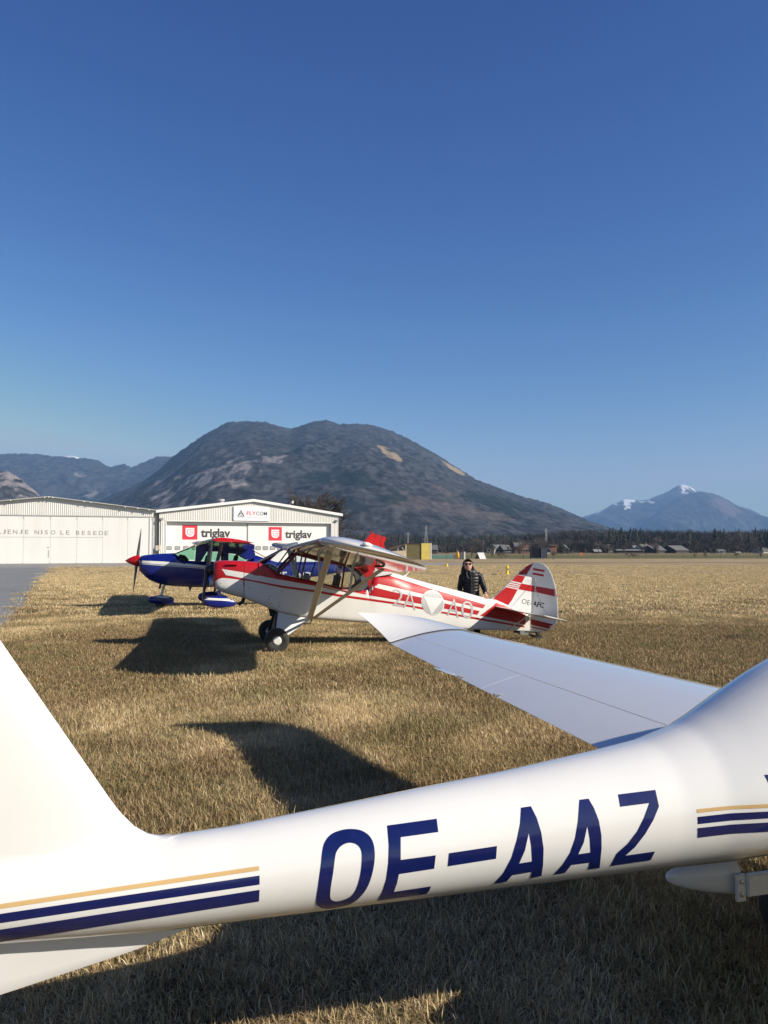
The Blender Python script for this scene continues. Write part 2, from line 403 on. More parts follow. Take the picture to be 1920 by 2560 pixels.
def tuft(name, n, rad, lmin, lmax, w, seed, lay=.62):
    r = np.random.default_rng(seed); vs = []; fs = []; tint = []
    cl = r.uniform(-rad, rad, (max(3, n // 22), 2))               # blades gather in little clumps
    for i in range(n):
        if r.random() < .6:
            c = cl[r.integers(len(cl))]; x, y = c + r.normal(0, rad * .10, 2)
        else: x, y = r.uniform(-rad, rad, 2)
        L = r.uniform(lmin, lmax) * (1.35 if r.random() < .06 else 1); a = r.uniform(0, 2 * math.pi); lean = r.uniform(.15, 1.0) if r.random() > lay else r.uniform(.9, 1.5)
        dx, dy = math.cos(a), math.sin(a); px, py = -dy * w / 2, dx * w / 2; b0 = len(vs)
        z = -.004; X, Y = x, y; th = lean * .62; tw = r.normal(0, .45)
        ww = r.uniform(.7, 1.4)
        for k in range(3):
            vs += [(X + px * ww, Y + py * ww, z), (X - px * ww, Y - py * ww, z)]
            a2 = a + tw * k; X += math.cos(a2) * math.sin(th) * L / 3; Y += math.sin(a2) * math.sin(th) * L / 3; z = max(.003, z + math.cos(th) * L / 3); th = min(1.75, th + lean * .40); ww *= .78
        vs.append((X, Y, z))
        fs += [(b0, b0 + 1, b0 + 3, b0 + 2), (b0 + 2, b0 + 3, b0 + 5, b0 + 4), (b0 + 4, b0 + 5, b0 + 6)]
        tc = (min(1, max(0, r.normal(.5, .26))), r.random(), 0, 1); tint += [tc] * 7
    me = bpy.data.meshes.new(name); me.from_pydata(vs, [], fs); me.materials.append(M['blade'])
    ca = me.color_attributes.new('tint', 'FLOAT_COLOR', 'POINT'); ca.data.foreach_set('color', np.array(tint, 'f').ravel())
    return bpy.data.objects.new(name, me)
gcol = bpy.data.collections.new('grass_sources')
for k in range(4): gcol.objects.link(tuft('grass_tuft', 520, .26, .028, .078, .0042, 20 + k))
for k in range(3): gcol.objects.link(tuft('grass_tuft', 460, .42, .038, .088, .0075, 40 + k))
for k in range(3): gcol.objects.link(tuft('grass_tuft', 320, .75, .045, .10, .018, 60 + k))
def scatter_grass():
    P = []; I = []; S = []
    def field(y0, y1, sp, ids, s0, s1, marg):
        ys = np.arange(y0, y1, sp)
        for y in ys:
            hw = .4638 * y + marg; xs = np.arange(-hw, hw, sp); n = len(xs)
            px = xs + rng.uniform(-.5, .5, n) * sp; py = y + rng.uniform(-.5, .5, n) * sp
            ok = px > TX(py) + .12 + rng.uniform(-.1, .25, n)
            thick = fbm(px * .9, py * .9, 4) * .65 + fbm(px * .22 + 9, py * .22, 2) * .35
            for a, b_, k, th in zip(px, py, ok, thick):
                if k and th > .27 + .12 * rng.random(): P.append((a, b_, 0)); I.append(ids[rng.integers(len(ids))]); S.append(rng.uniform(s0, s1) * (.45 + 1.1 * th))
    field(1.6, 11, .20, (0, 1, 2, 3), .85, 1.25, .8)
    field(11, 24, .27, (4, 5, 6), .8, 1.15, 1.5)
    field(24, 62, .62, (7, 8, 9), .7, 1.1, 2.5)
    field(62, 104, 1.5, (7, 8, 9), .8, 1.2, 3)
    n = len(P); me = bpy.data.meshes.new('dry_grass'); me.from_pydata(P, [], [])
    at1 = me.attributes.new('pick', 'INT', 'POINT'); at1.data.foreach_set('value', np.array(I, 'i'))
    at2 = me.attributes.new('size', 'FLOAT', 'POINT'); at2.data.foreach_set('value', np.array(S, 'f'))
    at3 = me.attributes.new('turn', 'FLOAT_VECTOR', 'POINT')
    rot = np.zeros((n, 3), 'f'); rot[:, 2] = rng.uniform(0, 2 * math.pi, n); at3.data.foreach_set('vector', rot.ravel())
    o = tag(link('dry_grass', me), 'short dry straw coloured grass covering the airfield', 'grass', kind='stuff')
    g = bpy.data.node_groups.new('grass_scatter', 'GeometryNodeTree')
    g.interface.new_socket('Geometry', in_out='INPUT', socket_type='NodeSocketGeometry'); g.interface.new_socket('Geometry', in_out='OUTPUT', socket_type='NodeSocketGeometry')
    gi = g.nodes.new('NodeGroupInput'); go = g.nodes.new('NodeGroupOutput')
    ci = g.nodes.new('GeometryNodeCollectionInfo'); ci.inputs['Collection'].default_value = gcol; ci.inputs['Separate Children'].default_value = True; ci.inputs['Reset Children'].default_value = True
    ip = g.nodes.new('GeometryNodeInstanceOnPoints'); ip.inputs['Pick Instance'].default_value = True
    def na(nm, ty):
        q = g.nodes.new('GeometryNodeInputNamedAttribute'); q.data_type = ty; q.inputs['Name'].default_value = nm; return q.outputs['Attribute']
    g.links.new(gi.outputs[0], ip.inputs['Points']); g.links.new(ci.outputs[0], ip.inputs['Instance'])
    g.links.new(na('pick', 'INT'), ip.inputs['Instance Index']); g.links.new(na('turn', 'FLOAT_VECTOR'), ip.inputs['Rotation']); g.links.new(na('size', 'FLOAT'), ip.inputs['Scale'])
    g.links.new(ip.outputs[0], go.inputs[0])
    md = o.modifiers.new('scatter', 'NODES'); md.node_group = g
    return o, g
GRASS, _ = scatter_grass()

# ------------------------------------------------------------------ mountains
def terrain_mat(name):
    m, t, b = nt(name); b.inputs['Roughness'].default_value = 1.0; b.inputs['Specular IOR Level'].default_value = 0
    a = N(t, 'ShaderNodeAttribute'); a.attribute_name = 'cover'
    f = noise(t, .045, 5, .75, 'World')
    c = mixc(t, .8, a.outputs['Color'], ramp(t, f, [(.36, (.48,) * 3), (.62, (1.08,) * 3)]), 'MULTIPLY')
    t.links.new(c, b.inputs['Base Color'])
    bp = N(t, 'ShaderNodeBump'); bp.inputs['Strength'].default_value = .7; bp.inputs['Distance'].default_value = 12
    t.links.new(f, bp.inputs['Height']); t.links.new(bp.outputs[0], b.inputs['Normal'])
    return m
M['terrain'] = terrain_mat('mountain_cover')
def mountain(name, sil, D, ff, cover, step=2.0, rows=150, rough=10, tree=5, pw=1.0, seed=0, crestvar=.03):
    sil = [(x * 1.15733, y * 1.15733) for x, y in sil]
    sx = np.array([p[0] for p in sil]); sy = np.array([p[1] for p in sil])
    xs = np.arange(sx[0], sx[-1] + step, step); ys = np.interp(xs, sx, sy)
    k = np.array([.1, .25, .3, .25, .1]) if step < 4 else np.array([0, .25, .5, .25, 0]); ys = np.convolve(np.pad(ys, 2, 'edge'), k, 'valid')
    nx = len(xs); Dc = D * (1 + crestvar * (fbm(xs * .006 + seed, np.full(nx, 2.2 + seed), 3) - .5) * 2)
    el = np.array([ray(x, y).z / ray(x, y).y for x, y in zip(xs, ys)]); az = np.array([ray(x, 1300).x / ray(x, 1300).y for x in xs])
    zc = HC + el * Dc
    cn = tree * (fbm(xs * .9, np.full(nx, .3 + seed), 2) - .5) * 2 + tree * 1.6 * (fbm(xs * .12, np.full(nx, 7.3 + seed), 2) - .5)
    tt = np.concatenate([np.linspace(0, 1, rows), 1 + np.linspace(.02, .35, 8)])
    V = []; COL = []; T, X = np.meshgrid(tt, np.arange(nx), indexing='ij')
    Yd = Dc[None, :] * (ff + (1 - ff) * T)
    Xw = az[None, :] * Yd
    kw = int(170 / step); zs = np.convolve(np.pad(zc, kw, 'edge'), np.hanning(2 * kw + 1) / np.hanning(2 * kw + 1).sum(), 'valid'); zs = np.minimum(zs, zc * 1.06 + 10)
    kT = np.clip(T, 0, 1) ** 5                          # the saddles of the crest fade out down the slope
    zf = (np.clip(zc, 4, None)[None, :] * kT + np.clip(zs, 4, None)[None, :] * (1 - kT)) * np.clip(np.where(T <= 1, T ** pw, 1 - (T - 1) * 1.8), 0, 1.2)
    zf = zf + cn[None, :] * np.clip(1 - np.abs(T - 1) * 14, 0, 1)
    env = np.clip(T * (1 - T) * 4, 0, 1) ** .8
    sc = D / 4500
    gul = fbm(Xw / (260 * sc) + seed, Yd / (900 * sc) + 1.7 * fbm(Xw / (500 * sc), Yd / (500 * sc), 2), 5)
    gul = 1 - np.abs(gul * 2 - 1) * 1.6
    Z = zf + env * rough * sc * (gul - .4) * 3 + env * tree * 1.4 * (fbm(Xw / (24 * sc), Yd / (24 * sc), 2) - .5)
    Z[T == 0] = -6
    verts = np.stack([Xw, Yd, Z], -1).reshape(-1, 3); nr = len(tt)
    idx = np.arange(nr * nx).reshape(nr, nx); f = np.stack([idx[:-1, :-1], idx[:-1, 1:], idx[1:, 1:], idx[1:, :-1]], -1).reshape(-1, 4)
    me = bpy.data.meshes.new(name); me.from_pydata(verts.tolist(), [], f.tolist()); me.materials.append(M['terrain']); me.shade_smooth()
    pxx = (xs[None, :] + T * 0) / 1.15733
    dz = np.gradient(Z, axis=0) / np.gradient(Yd, axis=0)
    pyy = (1375 - FOC * (Z - HC) / Yd) / 1.15733
    col = cover(pxx, pyy, T, Xw, Yd, Z, gul, dz)
    ca = me.color_attributes.new('cover', 'FLOAT_COLOR', 'POINT')
    c4 = np.ones((nr, nx, 4), 'f'); c4[..., :3] = col; ca.data.foreach_set('color', c4.ravel())
    return tag(link(name, me), kind='structure')
def lerp(a, b, k): return a + (np.array(b) - a) * k[..., None]
def base_forest(Xw, Yd, sc, seed=0.0, mixk=.5):
    a = fbm(Xw / (330 * sc) + seed, Yd / (600 * sc), 4); s = fbm(Xw / (16 * sc), Yd / (30 * sc) + seed, 2); s2 = fbm(Xw / (60 * sc) + 9, Yd / (120 * sc), 3)
    con = np.zeros(Xw.shape + (3,)) + np.array((.014, .024, .019))
    dec = np.array((.060, .059, .058))
    k = sstep(.30, .62, a * .55 + s2 * .35 + s * .35 - (mixk - .5))
    c = lerp(con, dec, k * .95)
    return c * (.38 + 1.2 * sstep(.2, .85, s * .7 + s2 * .3))[..., None]
def blob(px, py, cx, cy, rx, ry, ang=0.0, n=None):
    ca, sa = math.cos(ang), math.sin(ang); dx = px - cx; dy = py - cy
    d = np.sqrt(((dx * ca + dy * sa) / rx) ** 2 + ((-dx * sa + dy * ca) / ry) ** 2)
    if n is not None: d = d + (n - .5) * 1.6
    return 1 - sstep(.7, 1.1, d)
def cover_main(px, py, T, Xw, Yd, Z, gul, dz):
    c = base_forest(Xw, Yd, 1, 3.1, .44)
    n = fbm(Xw / 55, Yd / 160, 4); n2 = fbm(Xw / 130 + 4, Yd / 200, 4)
    w = np.zeros_like(px)
    for q in ((540, 945, 14, 10), (480, 1005, 60, 26), (570, 985, 40, 14), (350, 1075, 30, 45), (430, 1085, 60, 24), (520, 1030, 50, 26), (600, 990, 12, 16), (450, 1040, 50, 20), (380, 1040, 40, 20)): w = np.maximum(w, blob(px, py, *q, n=n2))
    n3 = fbm(Xw / 22, Yd / 110 + 3, 3); rock = w * sstep(.50, .62, n * .5 + n3 * .5)
    c = lerp(c, (.27, .245, .23), rock * .9)
    for q in ((842, 980, 34, 8, .55), (978, 1012, 34, 5.5, .55), (825, 968, 14, 4, .6)): c = lerp(c, (.33, .25, .15), blob(px, py, *q, n=n) * .95)
    for q in ((1220, 1098, 30, 5, .3), (1250, 1100, 12, 5, .2), (960, 1062, 30, 7, .6), (930, 1090, 90, 16, .05), (1030, 1112, 80, 10, .1)): c = lerp(c, (.17, .13, .11), blob(px, py, *q, n=n) * .35)
    for q in ((770, 1040, 50, 22, .3), (1080, 1090, 70, 16, .3), (690, 1030, 30, 16, .2), (850, 1075, 40, 12, .1), (740, 1090, 60, 12, .1)): c = lerp(c, (.014, .024, .018), blob(px, py, *q, n=n2) * .75)
    return c
def cover_range(px, py, T, Xw, Yd, Z, gul, dz):
    c = base_forest(Xw, Yd, 1.3, 8.2, .52); n = fbm(Xw / 90, Yd / 220, 4)
    w = np.maximum(blob(px, py, 190, 1065, 26, 16, n=n), blob(px, py, 170, 1025, 20, 8, n=n))
    return lerp(c, (.30, .27, .25), w * sstep(.45, .62, n) * .8)
def cover_rocky(px, py, T, Xw, Yd, Z, gul, dz):
    c = base_forest(Xw, Yd, .7, 5.5, .35); n = fbm(Xw / 26, Yd / 70, 4)
    return lerp(c, (.34, .30, .28), sstep(.42, .6, n) * .8)
def cover_far(px, py, T, Xw, Yd, Z, gul, dz):
    c = base_forest(Xw, Yd, 2.2, 1.5, .42); n = .5 + (fbm(Xw / 75, Yd / 160, 4) - .5) * 2.4
    w = np.maximum.reduce([blob(px, py, 1482, 1053, 16, 8, .6, n=n), blob(px, py, 1362, 1080, 22, 4.5, .1, n=n), blob(px, py, 1354, 1091, 13, 5, n=n), blob(px, py, 1408, 1084, 8, 3, n=n), blob(px, py, 1328, 1086, 8, 3, n=n), blob(px, py, 1290, 1105, 14, 3, -.5, n=n)])
    c = lerp(c, (.20, .19, .18), sstep(.8, 1.0, T) * .5)
    return lerp(c, (.9, .9, .92), w * .97)
def cover_front(px, py, T, Xw, Yd, Z, gul, dz):
    c = base_forest(Xw, Yd, 2, 6.5, .40); n = fbm(Xw / 160, Yd / 400, 4)
    return lerp(c, (.17, .12, .10), blob(px, py, 1560, 1092, 40, 14, .5, n=n) * .6)
def cover_snow(px, py, T, Xw, Yd, Z, gul, dz):
    return np.zeros(px.shape + (3,)) + np.array((.88, .88, .9))
mountain('mountain', [(150, 1150), (192, 1092), (240, 1068), (270, 1058), (310, 1040), (345, 1012), (370, 988), (400, 965), (440, 938), (490, 912), (530, 908.5), (570, 911), (600, 920), (628, 926), (660, 916), (680, 910), (702, 907), (720, 912), (732, 916), (770, 915), (800, 917), (825, 924), (850, 932), (900, 956), (950, 985), (1000, 1018), (1030, 1036), (1075, 1053), (1100, 1063), (1130, 1073), (1155, 1078), (1180, 1086), (1210, 1097), (1240, 1111), (1270, 1126), (1300, 1138), (1345, 1152), (1420, 1168), (1520, 1178), (1700, 1183), (2000, 1185)], 4500, .36, cover_main, step=1.7, rows=190, tree=6, pw=.92, seed=1.0)
mountain('mountain_range', [(-180, 985), (-60, 979), (0, 981), (40, 980), (80, 981), (110, 985), (130, 986), (165, 990), (195, 990), (212, 995), (228, 1006), (240, 1009), (258, 1003), (268, 1002), (282, 1010), (296, 1004), (315, 996), (340, 986), (370, 985), (420, 984), (480, 990), (520, 1010)], 7000, .55, cover_range, step=2, rows=90, tree=9, seed=4.0)
mountain('snowy_peak', [(100, 1000), (128, 988), (138, 985), (147, 983.2), (158, 985), (170, 989), (200, 1000)], 9800, .93, cover_snow, step=1.5, rows=20, tree=6, seed=2.0)
mountain('rocky_hill', [(-140, 1010), (-60, 1012), (-10, 1018), (14, 1017), (30, 1026), (44, 1034), (60, 1050), (74, 1058), (90, 1076), (120, 1092), (150, 1110)], 2600, .7, cover_rocky, step=1.6, rows=60, tree=4, rough=14, seed=6.0)
mountain('far_mountain', [(1180, 1150), (1250, 1119), (1275, 1112), (1290, 1106), (1305, 1101), (1325, 1088), (1338, 1085), (1348, 1078), (1362, 1079), (1385, 1081), (1400, 1079), (1420, 1071), (1440, 1064), (1455, 1055), (1466, 1048.5), (1475, 1046.5), (1484, 1049), (1495, 1053), (1505, 1060), (1540, 1068), (1590, 1092), (1625, 1101), (1650, 1115), (1700, 1122), (1800, 1110)], 11800, .75, cover_far, step=1.6, rows=80, tree=7, rough=16, seed=7.0, crestvar=.02)
mountain('forested_mountain', [(1330, 1165), (1380, 1140), (1430, 1096), (1460, 1078), (1485, 1070), (1500, 1064), (1520, 1061.5), (1545, 1067), (1570, 1078), (1600, 1096), (1640, 1113), (1680, 1126), (1760, 1135), (1860, 1140)], 10200, .8, cover_front, step=2, rows=80, tree=7, rough=20, seed=9.0, crestvar=.02)

# the air: pale haze that the far slopes fade into
hz = MB().bb((-13900, -400, -12), (13900, 15500, 1340)); hm = bpy.data.materials.new('haze_air'); hm.use_nodes = True; ht = hm.node_tree; ht.nodes.clear()
pv = ht.nodes.new('ShaderNodeVolumePrincipled'); pv.inputs['Density'].default_value = 8e-5; pv.inputs['Color'].default_value = (.27, .49, .84, 1); pv.inputs['Anisotropy'].default_value = .0
ho = ht.nodes.new('ShaderNodeOutputMaterial'); ht.links.new(pv.outputs[0], ho.inputs['Volume'])
tag(hz.build('haze', hm), 'thin bluish haze in front of the distant mountains', 'haze', kind='stuff')
# ------------------------------------------------------------------ aircraft tools
def airfoil(t, camber=.04, n=14, xa=0.0, xb=1.0):
    """closed loop, x along the chord from the nose; upper side from the back to the front, then lower side"""
    def yt(x): return 5 * t * (.2969 * math.sqrt(max(x, 0)) - .126 * x - .3516 * x * x + .2843 * x ** 3 - .1036 * x ** 4)
    def yc(x): return camber / .16 * (.8 * x - x * x) if x < .4 else camber / .36 * (.2 + .8 * x - x * x)
    xs = [xa + (xb - xa) * (.5 - .5 * math.cos(math.pi * k / n)) for k in range(n + 1)]
    up = [(x, yc(x) + yt(x) + .0006) for x in reversed(xs)]; lo = [(x, yc(x) - yt(x) - .0006) for x in xs]
    if xa <= 0: lo = lo[1:]
    return up + lo
def wing_mesh(sec, vs, aft, t, camber, xa=0.0, xb=1.0, n=14):
    """sec(v) -> u of leading edge, z of leading edge, chord, angle (nose up), thickness factor"""
    rings = []
    af = {}
    for v in vs:
        u0, z0, c, a, tf = sec(v); loop = airfoil(t * tf, camber * tf, n, xa, xb)
        ca, sa = math.cos(a), math.sin(a)
        rings.append([(u0 + aft * c * (x * ca + y * sa), v, z0 + c * (y * ca - x * sa)) for x, y in loop])
    return MB().loft(rings)
def superring(u, zb, zt, w, nlo, nhi, n=40, split=.5, wtop=1.0):
    zc = zb + (zt - zb) * split; out = []
    for k in range(n):
        a = 2 * math.pi * (k + .5) / n - math.pi / 2; c, s = math.cos(a), math.sin(a); e = nlo if s < 0 else nhi
        y = w * math.copysign(abs(c) ** (2 / e), c); z = math.copysign(abs(s) ** (2 / e), s) * ((zc - zb) if s < 0 else (zt - zc))
        out.append((u, y, zc + z))
    return out
def wheel(parent, c, r, wd, hub_r, axis=(0, 1, 0), hubmat=None, hubside=-1, n=32, tread=True):
    """tyre and hub as parts of a wheel"""
    c = Vector(c); h = wd / 2
    prof = [(-h * .75, hub_r), (-h * .95, hub_r + (r - hub_r) * .35), (-h, hub_r + (r - hub_r) * .6), (-h * .82, r * .95), (-h * .45, r), (h * .45, r), (h * .82, r * .95), (h, hub_r + (r - hub_r) * .6), (h * .95, hub_r + (r - hub_r) * .35), (h * .75, hub_r)]
    ty = MB().lathe(c, axis, prof, n).build('wheel', M['rubber'], parent, 40)
    hp = [(-h * .9, 0), (-h * .9, hub_r * .72), (-h * .8, hub_r * .78), (-h * .72, hub_r * 1.02), (h * .72, hub_r * 1.02), (h * .8, hub_r * .78), (h * .9, hub_r * .72), (h * .9, 0)]
    MB().lathe(c, axis, hp, n).build('hub', hubmat or M['white'], ty, 35)
    return ty
def prop_blade(c, dirv, L, w, mat, parent, twist=.6, axis=Vector((1, 0, 0))):
    c = Vector(c); d = Vector(dirv).normalized(); s = d.cross(axis).normalized(); rings = []
    for k in range(11):
        f = k / 10; r = .06 + f * (L - .06)
        ww = w * (.55 + .9 * f - 1.1 * f ** 3 + .1 * f ** 2) * (1 if f < .97 else .55); th = .045 * (1 - f) + .007; a = twist * (1.1 - .75 * f)
        e1 = s * math.cos(a) + axis * math.sin(a); e2 = d.cross(e1)
        rings.append([c + d * r + e1 * (ww * .5 * math.cos(q)) + e2 * (th * math.sin(q)) for q in [2 * math.pi * j / 12 for j in range(12)]])
    return MB().loft(rings).build('propeller_blade', mat, parent, 50)

# ================================================================== white motor aeroplane in the foreground
G = Frame((-.45, 3.0), 17)
ga = thing('light_aircraft', 'white low wing aircraft in the foreground lettered OE-AAZ along its tail boom', 'aircraft', G.o, G.a)
bu = [-2.1, -1.6, -1.0, -.6, -.34, -.09, .24, .60, .98, 1.37, 1.61, 1.79, 1.91, 2.07, 2.22, 2.5, 2.8, 3.1, 3.5, 4.0, 4.4, 4.8, 5.05]
bz = [.80, .785, .768, .760, .757, .763, .779, .798, .818, .841, .858, .882, .909, .954, .993, 1.045, 1.08, 1.09, 1.07, .99, .93, .88, .86]
bh = [.06, .10, .130, .143, .150, .157, .174, .193, .211, .236, .254, .279, .307, .345, .383, .448, .50, .52, .51, .47, .43, .36, .24]
bw = [.04, .09, .128, .143, .150, .157, .174, .193, .211, .236, .254, .279, .305, .335, .36, .42, .49, .54, .57, .57, .53, .45, .24]
finle = [(-1.62, 2.16), (-1.3, 2.16), (-1.19, 2.12), (-.855, 1.603), (-.713, 1.382), (-.567, 1.156), (-.505, 1.06), (-.472, 1.012), (-.423, .958), (-.375, .926), (-.327, .912), (-.26, .911)]
fu = [p[0] for p in finle]; fz = [p[1] for p in finle]
def katana_body():
    us = np.concatenate([np.linspace(-2.1, -1.25, 16), np.linspace(-1.22, -.2, 70), np.linspace(-.17, 2.2, 90), np.linspace(2.25, 5.05, 50)])
    rings = []
    NZ = 64
    for u in us:
        zc = np.interp(u, bu, bz); h = np.interp(u, bu, bh); w = np.interp(u, bu, bw)
        if u < -.26: zt = np.interp(u, fu, fz) if u > -1.62 else 2.16
        else: zt = zc + h
        zt = max(zt, zc + h); zb = zc - h
        half = []
        ks = .5 - .5 * np.cos(np.pi * np.linspace(0, 1, NZ))
        # finer samples through the boom, the rest up the fin
        zz = np.where(ks < .55, zb + (ks / .55) * (zc + h * .9 - zb), 0)
        zz = np.concatenate([zb + (zc + h * .95 - zb) * (.5 - .5 * np.cos(np.pi * np.linspace(0, .86, 34))), np.linspace(zb + (zc + h * .95 - zb) * (.5 - .5 * math.cos(math.pi * .86)) + .002, zt, 30)])
        for z in zz:
            q = (z - zc) / h
            c = w * math.sqrt(max(0, 1 - q * q)) if abs(q) < 1 else -(abs(q) - 1) * h * .9
            if zt > zc + h + .002 and z > zc:
                xle = np.interp(-z, [-p for p in fz[2:]], [p for p in fu[2:]]); s = xle - u; chord = 1.25 - .45 * min(1, max(0, (z - .9) / 1.25))
                f = .055 * chord * 2.2 * math.sqrt(max(0, s / chord)) * max(0.08, 1 - .75 * (s / chord)) if s > 0 else s
                kk = .05; hh = max(kk - abs(c - f), 0) / kk; c = max(c, f) + hh * hh * kk * .25
            half.append(max(c, .0015))
        half[0] = .0015
        half[-1] = min(half[-1], .004)
        rings.append([(u, -c, z) for z, c in zip(zz, half)] + [(u, c, z) for z, c in reversed(list(zip(zz, half)))])
    return MB().loft(rings)
gf = katana_body().build('fuselage', M['gelcoat'], ga, 60)
gbv = bvh_of(gf)
# ventral fin under the boom
vf = MB()
rings = []
for u in np.linspace(-1.5, -.235, 24):
    zt = np.interp(u, bu, bz) - np.interp(u, bu, bh) + .03; zb = np.interp(u, [-1.5, -.833, -.424, -.235], [.35, .458, .540, .592])
    th = .028 * min(1, ((-.235 - u) / .35)) ** .6 + .002
    zz = np.linspace(zt, zb, 10); hw = [th * (1 - .75 * (k / 9)) for k in range(10)]; hw[-1] = .002
    rings.append([(u, -a, z) for a, z in zip(hw, zz)] + [(u, a, z) for a, z in reversed(list(zip(hw, zz)))])
vf.loft(rings).build('ventral_fin', M['gelcoat'], ga, 50)
# T tail
def tsec(v): s = abs(v) / 1.33; return (-1.36 - .12 * s, 2.17, .72 - .2 * s, .0, 1.0 if s < .97 else .5)
wing_mesh(tsec, np.linspace(-1.33, 1.33, 21), -1, .11, 0, 0, .7).build('stabilizer', M['gelcoat'], ga, 50)
wing_mesh(tsec, np.linspace(-1.33, 1.33, 21), -1, .11, 0, .71, 1).build('elevator', M['gelcoat'], ga, 50)
MB().plate([(-2.12, .72), (-1.66, .72), (-1.66, 2.13), (-2.0, 2.13)], -.03, .03).build('rudder', M['gelcoat'], ga, 40, bevel=.012)
# wings
def gsec(v):
    a = abs(v); te = (2.13, .70 + .0425 * a); le = 3.86 - .141 * a + .35 * max(0, 1 - a / 1.1)
    c = le - te[0]; th = R(2.0); z = te[1] + c * math.sin(th) + .015
    return (le, z, c / math.cos(th), th, 1.15 - .05 * a)
def gtip(v, sgn):
    k = (abs(v) - 5.2) / .5; le, z, c, th, tf = gsec(5.2)
    return (le - .03 * k - .22 * k * k, z + .085 * k + .02 * k * k, c * (1 + .02 * k - .06 * k * k), th - R(7) * k - R(3) * k * k, tf * (1 - .55 * k))
for sgn in (1, -1):
    nm = 'wing'
    w_ = wing_mesh(gsec, [sgn * q for q in np.linspace(.2, 5.19, 26)], -1, .155, .03, 0, .735, 18).build('wing', M['gelcoat'], ga, 50)
    fl = wing_mesh(gsec, [sgn * q for q in np.linspace(.42, 2.896, 12)], -1, .155, .03, .742, 1, 6).build('flap', M['gelcoat'], w_, 50)
    ai = wing_mesh(gsec, [sgn * q for q in np.linspace(2.90, 5.19, 12)], -1, .155, .03, .742, 1, 6).build('aileron', M['gelcoat'], w_, 50)
    for q in (.75, 2.6, 3.3):
        u0, z0, c, a, tf = gsec(q); MB().tube([(2.18, sgn * q, z0 - c * math.sin(a) + .012), (2.10, sgn * q, z0 - c * math.sin(a) + .022)], .008, 6).build('hinge', M['steel'], w_)
    u0, z0, c, a, tf = gsec(3.7); MB().plate([(2.10, z0 - c * math.sin(a) - .002), (2.135, z0 - c * math.sin(a) + .002), (2.135, z0 - c * math.sin(a) - .004)], sgn * 3.45, sgn * 3.85).build('trim_tab', M['gelcoat'], w_)
    tip = []
    for q in np.linspace(5.235, 5.72, 14):
        tip.append(q)
    def ts(v, s=sgn): return gtip(v, s)
    t_ = wing_mesh(ts, [sgn * q for q in tip], -1, .155, .03, 0, 1, 18).build('wing_tip', M['gelcoat'], ga, 60)
    for q0, q1 in ((5.192, 5.206), (5.219, 5.233)):
        wing_mesh(lambda v: (gsec(v)[0] + .003, gsec(v)[1] + .004, gsec(v)[2] + .006, gsec(v)[3], gsec(v)[4] * 1.05), [sgn * q0, sgn * q1], -1, .155, .03, 0, 1, 18).build('tip_seam', M['seam'] if q0 < 5.2 else M['navy'], t_)
    wing_mesh(gsec, [sgn * 5.206, sgn * 5.219], -1, .155, .03, 0, 1, 18).build('tip_band', M['gelcoat'], t_)
# canopy, nose, propeller, undercarriage (outside the frame, but they throw their shadows)
cr = []
for u in np.linspace(2.75, 4.35, 18):
    k = (u - 2.75) / 1.6; zt = 1.62 + .30 * math.sin(math.pi * (k ** .8)) * (1 - .35 * k); cr.append(superring(u, 1.15, max(1.2, zt - .22 * k), .50 - .12 * abs(k - .4), 2, 2.2, 28, .1))
MB().loft(cr).build('canopy', M['glass'], ga, 60)
MB().lathe((5.05, 0, .86), (1, 0, 0), [(0, .155), (.08, .14), (.18, .09), (.25, .01)], 24).build('spinner', M['white'], ga, 40)
for d in ((0, 1, .4), (0, -1, -.4)): prop_blade((5.12, 0, .86), d, .85, .12, M['prop'], ga)
for sgn in (1, -1):
    MB().tube([(3.1, sgn * .3, .62), (3.05, sgn * .6, .42), (3.0, sgn * .72, .26)], [.035, .03, .028], 10).build('gear_leg', M['white'], ga, 60)
    wheel(ga, (3.0, sgn * .72, .20), .19, .12, .08)
    rings = []
    for u, zc, h, w in ((2.205, .222, .006, .005), (2.215, .221, .022, .016), (2.25, .217, .038, .030), (2.32, .210, .055, .045), (2.42, .203, .072, .062), (2.56, .196, .090, .080), (2.60, .194, .094, .084)):
        rings.append(superring(u, max(zc - h, .085), zc + h, w, 3, 2.4, 28)); rings[-1] = [(a, b + sgn * .72, c) for a, b, c in rings[-1]]
    sp = MB().loft(rings).build('wheel_fairing', M['white'], ga, 60)
    mb = MB().bb((2.545, sgn * .72 - .118, .10), (2.60, sgn * .72 - .098, .235)); br = mb.build('bracket', M['white'], sp, bevel=.003)
    MB().bb((2.60, sgn * .72 - .135, .125), (2.9, sgn * .72 - .1, .235)).build('bracket_arm', M['white'], sp, bevel=.006)
    for z in (.135, .20): MB().lathe((2.572, sgn * .72 - .118, z), (0, -1, 0), [(0, .012), (.006, .012), (.008, .008), (.008, 0)], 10).build('screw', M['steel'], sp, 30)
wheel(ga, (4.45, 0, .17), .17, .11, .07); MB().tube([(4.35, 0, .7), (4.45, 0, .36), (4.45, .08, .17)], .03, 10).build('nose_leg', M['white'], ga, 60)

